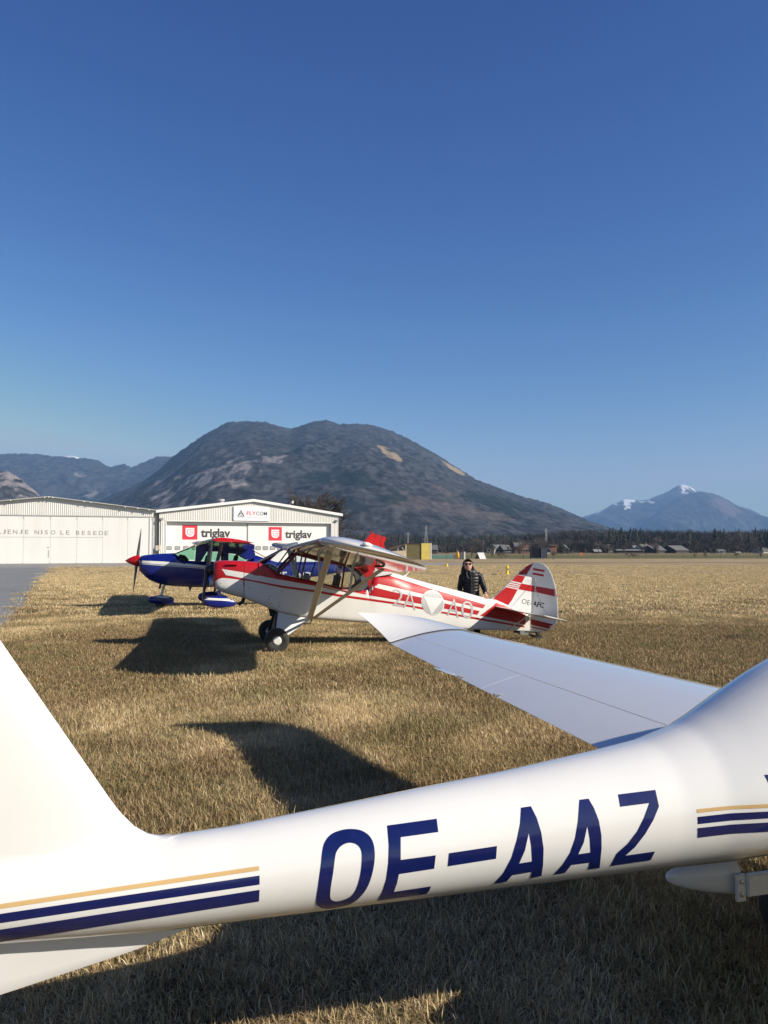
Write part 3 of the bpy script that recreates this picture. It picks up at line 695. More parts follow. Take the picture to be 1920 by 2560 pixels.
# registration and stripes on the boom, traced outlines
def crop(ox, oy, k, pts): return [(ox + x / k, oy + y / k) for x, y in pts]
k2, k3 = 2.212, 2.765
Oo = [(345, 500), (360, 450), (395, 410), (450, 388), (505, 382), (560, 390), (605, 420), (628, 465), (635, 530), (625, 610), (600, 690), (560, 750), (510, 790), (450, 810), (390, 820), (350, 820), (320, 805), (310, 780), (320, 700), (335, 590)]
Oi = [(415, 540), (425, 505), (450, 475), (490, 458), (530, 465), (555, 490), (563, 530), (558, 610), (540, 690), (515, 740), (480, 765), (430, 780), (400, 775), (388, 755), (392, 700), (405, 620)]
def smooth_loop(p, n=3):
    out = []; L = len(p)
    for i in range(L):
        a, b, c, d = p[i - 1], p[i], p[(i + 1) % L], p[(i + 2) % L]
        for j in range(n):
            t = j / n; out.append(tuple(.5 * (2 * b[q] + (c[q] - a[q]) * t + (2 * a[q] - 5 * b[q] + 4 * c[q] - d[q]) * t * t + (3 * b[q] - a[q] - 3 * c[q] + d[q]) * t ** 3) for q in (0, 1)))
    return out
E_ = [(703, 363), (977, 325), (986, 398), (778, 427), (778, 552), (972, 526), (963, 600), (768, 630), (758, 680), (740, 728), (946, 697), (935, 722), (920, 740), (648, 778), (675, 730), (697, 660), (709, 570), (712, 470)]
D_ = [(1045, 515), (1310, 475), (1305, 545), (1038, 587)]
A1o = [(1443, 264), (1498, 256), (1530, 320), (1555, 400), (1568, 490), (1565, 580), (1556, 640), (1495, 652), (1503, 617), (1395, 635), (1362, 672), (1293, 683), (1345, 625), (1390, 540), (1420, 440), (1438, 350)]
A1i = [(1487, 400), (1500, 480), (1505, 560), (1433, 571), (1465, 500)]
A2o = [(355, 1105), (418, 1097), (455, 1160), (490, 1250), (507, 1350), (508, 1440), (495, 1575), (416, 1584), (425, 1537), (300, 1553), (255, 1608), (177, 1620), (240, 1550), (290, 1470), (325, 1370), (345, 1250)]
A2i = [(410, 1283), (426, 1370), (433, 1467), (347, 1480), (385, 1400)]
Z_ = [(622, 1068), (880, 1036), (905, 1150), (868, 1240), (810, 1340), (740, 1430), (673, 1489), (877, 1460), (848, 1520), (570, 1560), (612, 1475), (690, 1405), (755, 1320), (800, 1230), (838, 1127), (637, 1153)]
c2 = lambda p: crop(650, 1900, k2, p)
c3 = lambda p: crop(1320, 1600, k3, p)
for nm, sh in (('registration_letter', poly2d([smooth_loop(c2(Oo)), smooth_loop(c2(Oi))])), ('registration_letter', poly2d([c2(E_)])), ('registration_dash', poly2d([c2(D_)])),
               ('registration_letter', poly2d([c2(A1o), c2(A1i)])), ('registration_letter', poly2d([c3(A2o), c3(A2i)])), ('registration_letter', poly2d([c3(Z_)]))):
    decal(nm, G, gbv, M['navy'], ga, [sh], 9, .0012)
def band(a, b): return poly2d([a + b[::-1]])
decal('gold_stripe', G, gbv, M['gold'], ga, [band([(-60, 2268.5), (0, 2260), (647.5, 2165)], [(-60, 2280.5), (0, 2272), (647.5, 2176)])], 8, .0012)
decal('blue_stripe', G, gbv, M['navy'], ga, [band([(-60, 2293), (0, 2284.5), (649, 2188.5)], [(-60, 2316), (0, 2307.5), (649, 2211)])], 8, .0012)
decal('blue_stripe', G, gbv, M['navy'], ga, [band([(-60, 2332), (0, 2323.5), (649, 2224)], [(-60, 2363), (0, 2354.5), (647.5, 2253)])], 8, .0012)
decal('gold_stripe', G, gbv, M['gold'], ga, [band([(1742, 2023), (1825, 2014.5), (1920, 2010), (2010, 2008)], [(1743, 2032), (1826, 2023.5), (1920, 2019), (2010, 2017)])], 8, .0012)
decal('blue_stripe', G, gbv, M['navy'], ga, [band([(1744, 2042), (1826, 2033), (1920, 2028.5), (2010, 2026)], [(1744.6, 2060), (1828, 2051), (1920, 2045.5), (2010, 2043)])], 8, .0012)
decal('blue_stripe', G, gbv, M['navy'], ga, [band([(1744, 2070), (1828, 2061), (1920, 2055.7), (2010, 2053)], [(1744, 2094), (1828, 2084), (1920, 2079), (2010, 2076)])], 8, .0012)
decal('lettering', G, gbv, M['navy'], ga, [PL((1910.6, 1937), (1938, 1936), (1962, 1990), (1950, 1999), (1936, 1985))], 8, .0012)

# the traced shapes at the aircraft's true size and distance: tail boom 0.28 m thick
K_ = 2.72 / 3.0
ga.location = (-.45 * K_, 3.0 * K_, 0)
def all_children(o):
    for c in o.children:
        yield c; yield from all_children(c)
for c_ in all_children(ga):
    c_.data.transform(Matrix.Translation((0, 0, HC * (1 - K_))) @ Matrix.Scale(K_, 4))
    if c_.name.startswith(('wheel', 'hub')) and 'fairing' not in c_.name: c_.data.transform(Matrix.Translation((0, 0, -HC * (1 - K_))))

# ================================================================== red and white high wing taildragger
P = Frame((-2.28, 16.35), 12)
pa = thing('light_aircraft', 'red and white taildragger marked 2A A0 and OE-AFC standing on the dry grass', 'aircraft', P.o, P.a)
pzt = [(-.48, 1.685), (-.2, 1.66), (.0, 1.565), (.17, 1.445), (.92, 1.28), (1.44, 1.155), (1.9, 1.10), (1.96, 1.14), (2.04, 1.38), (2.10, 1.455), (2.3, 1.465), (2.46, 1.455), (2.75, 1.37), (3.25, 1.225), (3.94, 1.05), (4.33, .945), (4.56, .885), (4.7, .87), (5.0, .74), (5.45, .56)]
pzb = [(-.48, .97), (.05, .755), (.2, .69), (.78, .56), (1.81, .465), (3.48, .31), (4.07, .27), (5.03, .22), (5.45, .20)]
pw = [(-.48, .36), (.2, .37), (1.5, .37), (2.1, .345), (3.5, .21), (4.6, .11), (5.45, .03)]
IN = lambda tab, u: float(np.interp(u, [p[0] for p in tab], [p[1] for p in tab]))
us = sorted(set([round(x, 3) for x in np.linspace(-.48, 5.45, 110)] + [p[0] for p in pzt]))
rings = []
for u in us:
    nh = 5 if u < -.2 else (9 if u < 1.95 else max(2.1, 4 - (u - 1.95) * 2.2)); nh = nh if u < 4.5 else 3
    rings.append(superring(u, IN(pzb, u), IN(pzt, u), IN(pw, u), 8, nh, 44, .5 if u < 1.95 else .42))
pf = MB().loft(rings).build('fuselage', M['whitefabric'], pa, 28)
# the upper side of the nose and cabin is red
pf.data.materials.append(M['red'])
lna = [P.uz(x, y, -.36) for x, y in ((600, 1430), (620.5, 1433), (705, 1450), (789, 1464.7), (852, 1478))]
for p_ in pf.data.polygons:
    c_ = p_.center
    if c_.x < 1.46 and c_.z > np.interp(c_.x, [q[0] for q in lna], [q[1] for q in lna]) + .02: p_.material_index = 1
    if 1.46 <= c_.x < 1.98 and c_.z > 1.12: p_.material_index = 1
    if 1.98 <= c_.x < 2.12 and 1.16 < c_.z < 1.415: p_.material_index = 1
# engine cowling
rings = []
for u, zt, zb, w, nn in ((-1.06, 1.60, 1.24, .20, 2.6), (-1.055, 1.655, 1.185, .27, 3), (-1.02, 1.685, 1.15, .30, 3.4), (-.95, 1.697, 1.115, .325, 3.8), (-.8, 1.697, 1.06, .345, 4.4), (-.65, 1.692, 1.015, .355, 5), (-.484, 1.687, .968, .361, 5)):
    rings.append(superring(u, zb, zt, w, 5, nn, 44))
pc = MB().loft(rings).build('engine_cowling', M['red'], pa, 40)
pc.data.materials.append(M['white'])
lnc = [P.uz(x, y, -.35) for x, y in ((531, 1457), (549, 1446.5), (570, 1445.5), (585, 1447.5), (610.8, 1451))]
for p_ in pc.data.polygons:
    c_ = p_.center
    if c_.z < np.interp(c_.x, [q[0] for q in lnc], [q[1] for q in lnc]) - .055 and c_.x > -1.03: p_.material_index = 1
pbv = bvh_of(pf); cbv = bvh_of(pc); allb = bvh_of(pf, pc)
for s_ in (-.22, .08): MB().bb((-1.066, s_, 1.46), (-1.05, s_ + .14, 1.60)).build('cooling_inlet', M['dark'], pc)
MB().lathe((-1.09, -.02, 1.27), (-1, 0, 0), [(-.03, .085), (.03, .085), (.04, .07), (.02, .06)], 18).build('air_filter', M['white'], pc, 40)
MB().tube([(-.45, -.12, 1.02), (-.50, -.12, .90), (-.58, -.12, .84)], .035, 10).build('exhaust_pipe', M['dark'], pc, 50)
MB().tube([(-1.0, -.16, 1.12), (-.93, -.16, 1.02)], .018, 8).build('breather_pipe', M['steel'], pc, 50)
MB().tube([(-.80, -.352, 1.63), (-.62, -.358, 1.625)], [.022, .022], 10).build('cowling_blister', M['red'], pc, 50)
# propeller
hub = MB().lathe((-1.06, 0, 1.62 - .1), (-1, 0, -.02), [(0, .11), (.06, .11), (.1, .075), (.16, .06), (.17, 0)], 20).build('propeller_hub', M['prop'], pa, 40)
dv = Vector((.19, 0, 1.27)).normalized()
for s_ in (1, -1): prop_blade((-1.17, 0, 1.525), dv * s_, .66, .105, M['prop'], pa, .5, Vector((1, 0, -.15)).normalized())
# wing
def psec(v):
    a = abs(v); c = 1.62; th = R(17 - 2.0 * max(0, (a - 3) / 2.36)); u0, z0 = .40, 1.955 + .019 * a; tf = 1.0
    if a > 4.55:
        s = min(1, (a - 4.55) / .83); k = 1 - math.sqrt(max(0, 1 - s * s)); cl = .62 * c * k; ct = .33 * c * k
        u0 += cl * math.cos(th); z0 -= cl * math.sin(th) * .9; c = c - cl - ct; tf = max(.3, 1 - .55 * s ** 3)
    return (u0, z0, c, th, tf)
tipv = [4.55 + .83 * math.sin(q) for q in np.linspace(0, math.pi / 2 * .995, 16)]
pwg = []
for sgn in (-1, 1):
    inner = [.0 if False else .012] + list(np.linspace(.3, 4.5, 14))
    w_ = wing_mesh(psec, [sgn * q for q in inner], 1, .125, .03, 0, .775, 14).build('wing', M['wingwhite'], pa, 45)
    wing_mesh(psec, [sgn * q for q in np.linspace(.36, 2.68, 8)], 1, .125, .03, .785, 1, 6).build('flap', M['wingwhite'], w_, 45)
    wing_mesh(psec, [sgn * q for q in np.linspace(2.70, 4.5, 8)], 1, .125, .03, .785, 1, 6).build('aileron', M['wingwhite'], w_, 45)
    t_ = wing_mesh(psec, [sgn * 4.503] + [sgn * q for q in tipv], 1, .125, .03, 0, 1, 14).build('wing_tip', M['wingwhite'], w_, 60)
    u0, z0, c, th, tf = psec(5.0)
    MB().lathe((u0 + .36, sgn * 5.26, z0 - .03), (1, 0, -.15), [(0, .012), (.02, .034), (.07, .036), (.12, .02), (.14, .002)], 12).build('position_light', M['lens'], w_, 50)
    u0, z0, c, th, tf = psec(3.7)
    MB().box((u0 + c * .66, sgn * 3.7, z0 - c * .2 - .055), (.17, .05, .03), 0).build('inspection_fairing', M['dark'], w_, bevel=.01)
    # struts
    b0 = (.78, sgn * .375, .585); f1 = (.74, sgn * 3.25, 1.845); r1 = (1.62, sgn * 3.2, 1.585)
    MB().tube([b0, f1], [.062, .062], 12, flat=.42).build('wing_strut', M['strut'], pa, 60)
    MB().tube([(.86, sgn * .375, .58), r1], [.045, .045], 12, flat=.45).build('wing_strut', M['strut'], pa, 60)
    fm = Vector(b0).lerp(Vector(f1), .56); rm = Vector((.86, sgn * .375, .58)).lerp(Vector(r1), .56)
    MB().tube([fm, (fm.x - .02, fm.y, 1.87)], .02, 8, flat=.6).build('jury_strut', M['strut'], pa, 60)
    MB().tube([rm, (rm.x + .08, rm.y, 1.68)], .02, 8, flat=.6).build('jury_strut', M['strut'], pa, 60)
    MB().tube([fm, rm], .012, 8).build('jury_strut', M['strut'], pa, 60)
# undercarriage
for sgn in (-1, 1):
    ax = (.12, sgn * .84, .235)
    g = MB(); t3 = [(.17, sgn * .33, .70), (.80, sgn * .35, .565), (.22, sgn * .83, .245), (.06, sgn * .83, .25)]
    tq = [(x, y + .02, z - .012) for x, y, z in t3]; g.add(t3 + tq, [(0, 1, 2, 3), (7, 6, 5, 4), (0, 4, 5, 1), (1, 5, 6, 2), (2, 6, 7, 3), (3, 7, 4, 0)])
    g.build('gear_leg', M['white'], pa, bevel=.006)
    MB().tube([(.15, sgn * .28, .68), (.08, sgn * .82, .24)], .028, 10).build('gear_tube', M['dark'], pa, 60)
    MB().tube([(.45, 0, .50), (.12, sgn * .80, .25)], .018, 8).build('shock_strut', M['steel'], pa, 60)
    wheel(pa, (.10, sgn * .93, .225), .228, .21, .088, hubmat=M['white'], n=36)
MB().tube([(.62, -.36, .56), (.6, -.37, .47), (.80, -.37, .47), (.82, -.36, .56)], .012, 8).build('boarding_step', M['dark'], pa, 50)
MB().plate([(.0, .76), (.12, .72), (.09, .60), (.04, .60)], -.02, .02).build('fuel_drain', M['dark'], pa)
# tail
fin = [P.uz(*q) for q in ((1222, 1499), (1237, 1492), (1248, 1482), (1270, 1459), (1292.4, 1436.5), (1313, 1440.5), (1341, 1445), (1325, 1541), (1310, 1538), (1240, 1522))]
pfin = MB().plate(fin, -.022, .022).build('tail_fin', M['white'], pa, 30, bevel=.012)
hb = Vector((P.uz(1322, 1578)[0], 0, .2)); ht = Vector((P.uz(1341, 1444)[0], 0, P.uz(1341, 1444)[1]))
DEF = R(35)
def rud(x, y):                                    # pixel on the deflected rudder -> distance behind the hinge line, height
    o, d = P.lray(x, y)
    hx = hb.x + (ht.x - hb.x) * .5; n = Vector((math.sin(DEF), math.cos(DEF), 0)); t = (Vector((hx, 0, 0)) - o).dot(n) / d.dot(n); q = o + d * t
    return ((q - Vector((hx, 0, 0))).dot(Vector((math.cos(DEF), -math.sin(DEF), 0))), q.z), hx
rp = [rud(*q)[0] for q in ((1341, 1446.5), (1313, 1441.5), (1292.4, 1437), (1302, 1427), (1313, 1418.5), (1323, 1411.5), (1334, 1407), (1350, 1406), (1361, 1410.5), (1370, 1420), (1378, 1433), (1385, 1452), (1389.5, 1470), (1393, 1493), (1395, 1517), (1395, 1546), (1392, 1556), (1387, 1562), (1379, 1572), (1370, 1577), (1340, 1580.5), (1322, 1580), (1327, 1541))]
hx = rud(1341, 1446)[1]
Mr = Matrix.Translation((hx, 0, 0)) @ Matrix.Rotation(-DEF, 4, 'Z')
prd = MB().plate(rp, -.02, .02).build('rudder', M['white'], pa, 30, bevel=.01)
prd.data.transform(Mr)
fbv = bvh_of(pfin); rbv = bvh_of(prd)
def ssec(v): a = abs(v); s = max(0, (a - .9) / .75); return (4.66 + .10 * a + .3 * s ** 2, .735 - .02 * a - .05 * s, .94 - .05 * a - .38 * s ** 2, R(13), .8)
for sgn in (-1, 1):
    wing_mesh(ssec, [sgn * q for q in np.linspace(.03, 1.62, 14)], 1, .05, 0, 0, .55, 8).build('stabilizer', M['white'], pa, 50)
    wing_mesh(ssec, [sgn * q for q in np.linspace(.07, 1.62, 14)], 1, .05, 0, .56, 1, 6).build('elevator', M['white'], pa, 50)
    MB().tube([(5.52, sgn * .02, 1.22), (5.45, sgn * .95, .56)], .006, 5).build('bracing_wire', M['steel'], pa)
    MB().tube([(4.95, sgn * .05, .24), (5.12, sgn * .95, .64)], .011, 6).build('bracing_wire', M['white'], pa)
tw = MB().tube([(5.1, 0, .20), (5.35, 0, .16), (5.6, 0, .075)], [.03, .026, .022], 8, flat=.5).build('tail_spring', M['dark'], pa, 50)
MB().bb((5.22, -.05, .12), (5.42, .05, .2)).build('spring_clamp', M['steel'], tw, bevel=.01)
wheel(pa, (5.66, 0, .072), .075, .06, .03, hubmat=M['steel'], n=20)
MB().tube([(5.6, -.03, .16), (5.68, -.035, .07)], .012, 6).tube([(5.6, .03, .16), (5.68, .035, .07)], .012, 6).tube([(5.35, -.06, .2), (5.72, -.02, .155)], .012, 6).build('tail_fork', M['dark'], pa, 50)
# cabin: frame tubes, glazing, seats
for sgn in (-1, 1):
    v = .362
    def q(x, y): p = P.P(x, y, -v); return Vector((p.x, sgn * v, p.z))
    MB().tube([q(692, 1436), q(742, 1383)], .026, 8).build('cabin_pillar', M['maroon'], pa, 50)
    MB().tube([q(753, 1447), q(765.5, 1389)], .017, 8).build('cabin_pillar', M['maroon'], pa, 50)
    MB().tube([q(854, 1471), q(862, 1411)], .02, 8).build('cabin_pillar', M['maroon'], pa, 50)
    MB().tube([q(741, 1384), q(800, 1399), q(864, 1413)], .024, 8).build('roof_rail', M['maroon'], pa, 50)
    gl = [P.uz(x, y, -v) for x, y in ((694, 1435), (742, 1385), (800, 1400), (864, 1413), (885, 1420), (902, 1437), (907, 1452), (903, 1465), (890, 1473), (878, 1475), (859, 1472), (793, 1456))]
    MB().plate(gl, sgn * .350, sgn * .353).build('side_window', M['glass'], pa)
    out = [P.uz(x, y, -v) for x, y in ((864, 1409), (880, 1415), (898, 1425), (912, 1440), (920, 1453), (920, 1464), (913, 1472), (900, 1476.5), (876, 1477))]
    inn = [P.uz(x, y, -v) for x, y in ((879, 1473), (893, 1470), (902, 1461), (903, 1450), (897, 1438), (886, 1426), (868, 1416))]
    MB().plate(out + inn, sgn * .355, sgn * .372).build('rear_window_frame', M['greyframe'], pa)
    pn = [P.uz(x, y, -v) for x, y in ((862, 1405), (900, 1415), (932, 1424), (934, 1437), (925, 1470), (921, 1465), (921, 1452), (913, 1439), (899, 1424), (881, 1414))]
    MB().plate(pn, sgn * .345, sgn * .366).build('cabin_panel', M['red'], pa)
for (u0, z0, h) in ((.62, 1.22, .20), (1.22, 1.08, .36)):
    sb = MB(); sb.box((u0 + .12, 0, z0 + h * .3), (.10, .42, h + .12), 0, Matrix.Rotation(.2, 3, 'Y')); sb.build('seat_backrest', M['seat'], pa, bevel=.035)
MB().plate([(-.12, 1.60), (.02, 1.63), (.10, 1.60), (.2, 1.50), (.22, 1.42), (.0, 1.45)], -.31, .31).build('instrument_panel', M['dark'], pa, bevel=.02)
for a_, b_, r_ in (((.84, .35, 1.27), (.98, .35, 1.66), .014), ((1.4, .1, 1.1), (1.46, .1, 1.6), .022), ((.1, .0, 1.5), (.42, 0, 1.93), .014)): MB().tube([a_, b_], r_, 6).build('cabin_tube', M['dark'], pa, 50)
ws = MB(); base = [(-.20, -.20, 1.665), (-.20, .20, 1.665), (.14, .345, 1.47), (.14, -.345, 1.47), (.36, -.345, 1.955), (.36, .345, 1.955), (-.05, -.33, 1.60), (-.05, .33, 1.60)]
ws.add(base, [(0, 1, 5, 4), (0, 4, 6), (6, 4, 3), (1, 7, 5), (7, 2, 5)]); ws.build('windscreen', M['glass'], pa)
for s_ in (-1, 1): MB().tube([(-.20, s_ * .20, 1.667), (.36, s_ * .345, 1.957)], .012, 6).build('windscreen_rib', M['steel'], pa)
rf = MB(); rr = []
for u, z, w in ((.30, 1.975, .36), (.42, 2.02, .37), (.55, 2.045, .37)): rr.append([(u, -w, z - .05), (u, -w, z - .01), (u, -w * .6, z + .012), (u, w * .6, z + .012), (u, w, z - .01), (u, w, z - .05)])
MB().loft(rr).build('wing_root_fairing', M['steel'], pa, 60)
MB().plate([(2.02, 1.36), (2.08, 1.44), (2.5, 1.44), (2.3, 1.40)], -.3, .3).build('turtle_deck_joint', M['white'], pa)
MB().tube([(2.74, 0, 1.36), (2.80, 0, 1.40), (2.88, 0, 1.49)], [.022, .014, .006], 8).build('antenna', M['white'], pa, 60)
# paint scheme
def lines(top, bot): return band(top, bot)
decal('red_stripe', P, pbv, M['red'], pa, [lines([(611, 1398), (640, 1400), (655, 1400), (696, 1430), (793, 1450), (859, 1466), (905, 1474), (914, 1446)], [(611, 1431.5), (620.5, 1433), (640, 1437), (672, 1444), (705, 1450), (789, 1464.7), (852, 1478), (914, 1480)])], 6, .003, True)
decal('red_stripe', P, pbv, M['red'], pa, [lines([(611, 1446.5), (620.5, 1448), (705, 1464), (789, 1475.5), (849.6, 1486), (981, 1504.5), (1054, 1518), (1106, 1529), (1193, 1544), (1311, 1564.6)], [(611, 1451), (625, 1452.5), (705, 1469.5), (784.5, 1480.5), (847, 1491.5), (981, 1510), (1054, 1523), (1106, 1533.5), (1193, 1549), (1311, 1569)])], 6, .003, True)
decal('red_stripe', P, pbv, M['red'], pa, [lines([(912, 1446), (925, 1426), (941, 1429), (1010, 1450.5), (1079, 1473), (1112, 1482), (1150, 1493), (1214, 1512)], [(912, 1453), (923, 1455), (981, 1467), (1052, 1484), (1112.7, 1500), (1125, 1503), (1150, 1508.5), (1207.6, 1521)])], 6, .003, True)
decal('red_stripe', P, pbv, M['red'], pa, [lines([(876, 1476.5), (900, 1472), (923, 1465), (981, 1479.5), (1052, 1493.5), (1112.7, 1508.7), (1199, 1527.7)], [(868, 1477.5), (890, 1482), (925, 1488.5), (981, 1498), (1054, 1510), (1110.5, 1521.4), (1193, 1537)])], 6, .003, True)
decal('red_panel', P, pbv, M['red'], pa, [PL((1200, 1539), (1218, 1526), (1235, 1513), (1240, 1506), (1313, 1530), (1313, 1562), (1260, 1550.5))], 6, .003, True)
decal('cowling_flash', P, cbv, M['white'], pc, [lines([(554.5, 1422.5), (580, 1426.5), (610.8, 1431.5)], [(564.6, 1437.7), (585, 1441.3), (610.8, 1446.5)])], 5, .003, True)
decal('cowling_cheek', P, cbv, M['white'], pc, [lines([(531, 1457), (540, 1452), (549, 1446.5), (558, 1444.8), (570, 1445.5), (585, 1447.5), (610.8, 1451)], [(528, 1470), (535, 1474), (545, 1480), (560, 1484), (575, 1489), (590, 1492), (610.8, 1498)])], 5, .003, True)
MB().tube([(-.482, -.366, 1.30), (-.482, -.37, 1.10), (-.482, -.36, .985)], .004, 4).build('cowling_joint', M['seam'], pc)
for x, y in ((675, 1490), (672, 1498), (705, 1477), (700, 1506), (698, 1514), (676, 1510), (668, 1507), (624, 1470), (552, 1459)):
    h, n, _, _ = allb.ray_cast(*P.lray(x, y))
    if h is not None: MB().lathe(h, n, [(0, .010), (.004, .008), (.004, 0)], 6).build('fastener', M['seam'], pa)
for b_, t_, nm in ((pbv, ('2', (982, 1471), (1009, 1476), (981, 1513), .0), 'marking'), (pbv, ('A', (1010.5, 1474.5), (1041, 1481), (1008, 1519), .0), 'marking'), (pbv, ('A', (1121, 1494.5), (1150, 1501), (1117, 1538), .0), 'marking'), (pbv, ('0', (1154.5, 1500.5), (1184, 1506), (1152, 1543), .0), 'marking')):
    decal(nm, P, b_, M['grey_mark'], pa, [text_px(t_[0], t_[1], t_[2], t_[3], -.012)], 5, .006)
def circ(cx, cy, rx, ry=None, n=40, tilt=.13): ry = ry or rx; return [(cx + rx * math.cos(2 * math.pi * k / n), cy + ry * math.sin(2 * math.pi * k / n) + tilt * rx * math.cos(2 * math.pi * k / n)) for k in range(n)]
rd = decal('roundel', P, pbv, M['white'], pa, [poly2d([circ(1082, 1506.8, 28.6, 31)])], 5, .006)
decal('roundel_disc', P, pbv, M['grey_mark'], rd, [poly2d([circ(1082, 1506.8, 26.6, 28.8)])], 5, .009)
decal('roundel_triangle', P, pbv, M['white'], rd, [PL((1059, 1491), (1108.5, 1497), (1078.5, 1536))], 5, .012)
M['red_dark'] = M['red']
decal('red_panel', P, fbv, M['red'], pfin, [PL((1233, 1497), (1250, 1481), (1264.8, 1467.7), (1294, 1474), (1280, 1500), (1271, 1512), (1269, 1530), (1228, 1520))], 6, .003)
decal('red_panel', P, fbv, M['red'], pfin, [PL((1279.5, 1451.8), (1293, 1437), (1313, 1441), (1304.5, 1457.5))], 6, .003)
for k in range(3):
    f0, f1 = (k + .62) / 3.6, (k + 1.0) / 3.6
    a0 = (1279.5 + (1264.8 - 1279.5) * f0, 1451.8 + 16 * f0); a1 = (1304 + (1294.5 - 1304) * f0, 1458.2 + 15.5 * f0); b0 = (1279.5 + (1264.8 - 1279.5) * f1, 1451.8 + 16 * f1); b1 = (1304 + (1294.5 - 1304) * f1, 1458.2 + 15.5 * f1)
    decal('red_line', P, fbv, M['red'], pfin, [PL(a0, a1, b1, b0)], 6, .003)
decal('red_panel', P, fbv, M['red'], pfin, [PL((1303.6, 1458.5), (1338.4, 1465.5), (1335.5, 1480.5), (1296, 1473))], 6, .003)
decal('number', P, fbv, M['pale_mark'], pfin, [text_px('500', (1316, 1446.5), (1334, 1449.5), (1314.5, 1456.5), -.012)], 4, .003)
decal('registration', P, fbv, M['black_mark'], pfin, [text_px('OE-', (1306, 1496.5), (1330.5, 1502), (1304, 1508.5), -.014)], 4, .003)
decal('registration', P, rbv, M['black_mark'], prd, [text_px('AFC', (1333, 1502), (1361.5, 1507.5), (1330.5, 1515), .03)], 4, .003)
decal('red_panel', P, rbv, M['redpanel'], prd, [PL((1291, 1438), (1302, 1427), (1313, 1418.5), (1323, 1411.5), (1334.5, 1406.5), (1313.5, 1442))], 6, .003)
decal('red_panel', P, rbv, M['redpanel'], prd, [PL((1340, 1465.5), (1388.5, 1474), (1393, 1492.5), (1337.5, 1480))], 6, .003)
decal('red_panel', P, rbv, M['redpanel'], prd, [PL((1322.5, 1546), (1389, 1562.5), (1377, 1573.5), (1321, 1560))], 6, .003)
decal('red_line', P, rbv, M['redpanel'], prd, [PL((1321, 1564), (1371, 1575.5), (1366, 1577), (1321, 1567))], 6, .003)
for a in (((1333, 1420), (1361.6, 1425), (1361, 1430), (1333, 1425.4)), ((1331.4, 1431.3), (1360, 1436.4), (1359, 1441.4), (1331, 1436.4))): decal('flag_bar', P, rbv, M['red'], prd, [PL(*a)], 6, .003)

# ================================================================== blue and red four seater behind it
K = Frame((-5.8, 27.8), 16)
ca = thing('light_aircraft', 'blue high wing aircraft with red wings and red spinner behind the taildragger', 'aircraft', K.o, K.a)
kzt = [(-2.30, 1.66), (-2.24, 1.71), (-2.1, 1.74), (-1.7, 1.78), (-1.2, 1.80), (-1.05, 1.70), (-.9, 1.56), (-.3, 1.525), (1.18, 1.50), (1.3, 1.60), (1.38, 1.72), (1.5, 1.72), (1.9, 1.58), (2.2, 1.49), (3.0, 1.49), (3.8, 1.50), (4.6, 1.46), (6.1, 1.42)]
kzb = [(-2.30, 1.22), (-2.24, 1.17), (-2.1, 1.02), (-1.96, .91), (-1.7, .80), (-1.46, .735), (-.64, .665), (1.0, .66), (2.3, .80), (4.2, 1.08), (6.1, 1.27)]
kw = [(-2.30, .26), (-2.24, .33), (-2.0, .43), (-1.2, .53), (1.2, .56), (2.3, .42), (4.2, .22), (6.1, .06)]
us = sorted(set([round(x, 3) for x in np.linspace(-2.30, 6.1, 90)] + [p[0] for p in kzt]))
kf = MB().loft([superring(u, IN(kzb, u), IN(kzt, u), IN(kw, u), 3.2, 7 if -.95 < u < 1.25 else 3.2, 40) for u in us]).build('fuselage', M['blue'], ca, 32)
kb = bvh_of(kf)
MB().lathe((-2.31, 0, 1.55), (-1, 0, 0), [(-.02, .19), (.04, .185), (.18, .15), (.32, .085), (.44, .005)], 24).build('spinner', M['bluered'], ca, 50)
for s_ in (1, -1): prop_blade((-2.37, 0, 1.57), Vector((.11, 0, 1)) * s_, 1.03, .15, M['propmetal'], ca, .5)
def shade_below(o, low):  # gives downward faces a darker colour that stands in for their shade
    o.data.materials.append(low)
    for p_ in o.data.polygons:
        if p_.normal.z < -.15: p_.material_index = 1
def ksec(v):
    a = abs(v); s = max(0, (a - 2.4) / 3.1); c = 1.63 - .5 * s; return (-.46 + .1 * s, 2.095 + .014 * a, c, R(7.5 - 1.0 * s), 1.15 if a < 5.4 else 1.0)
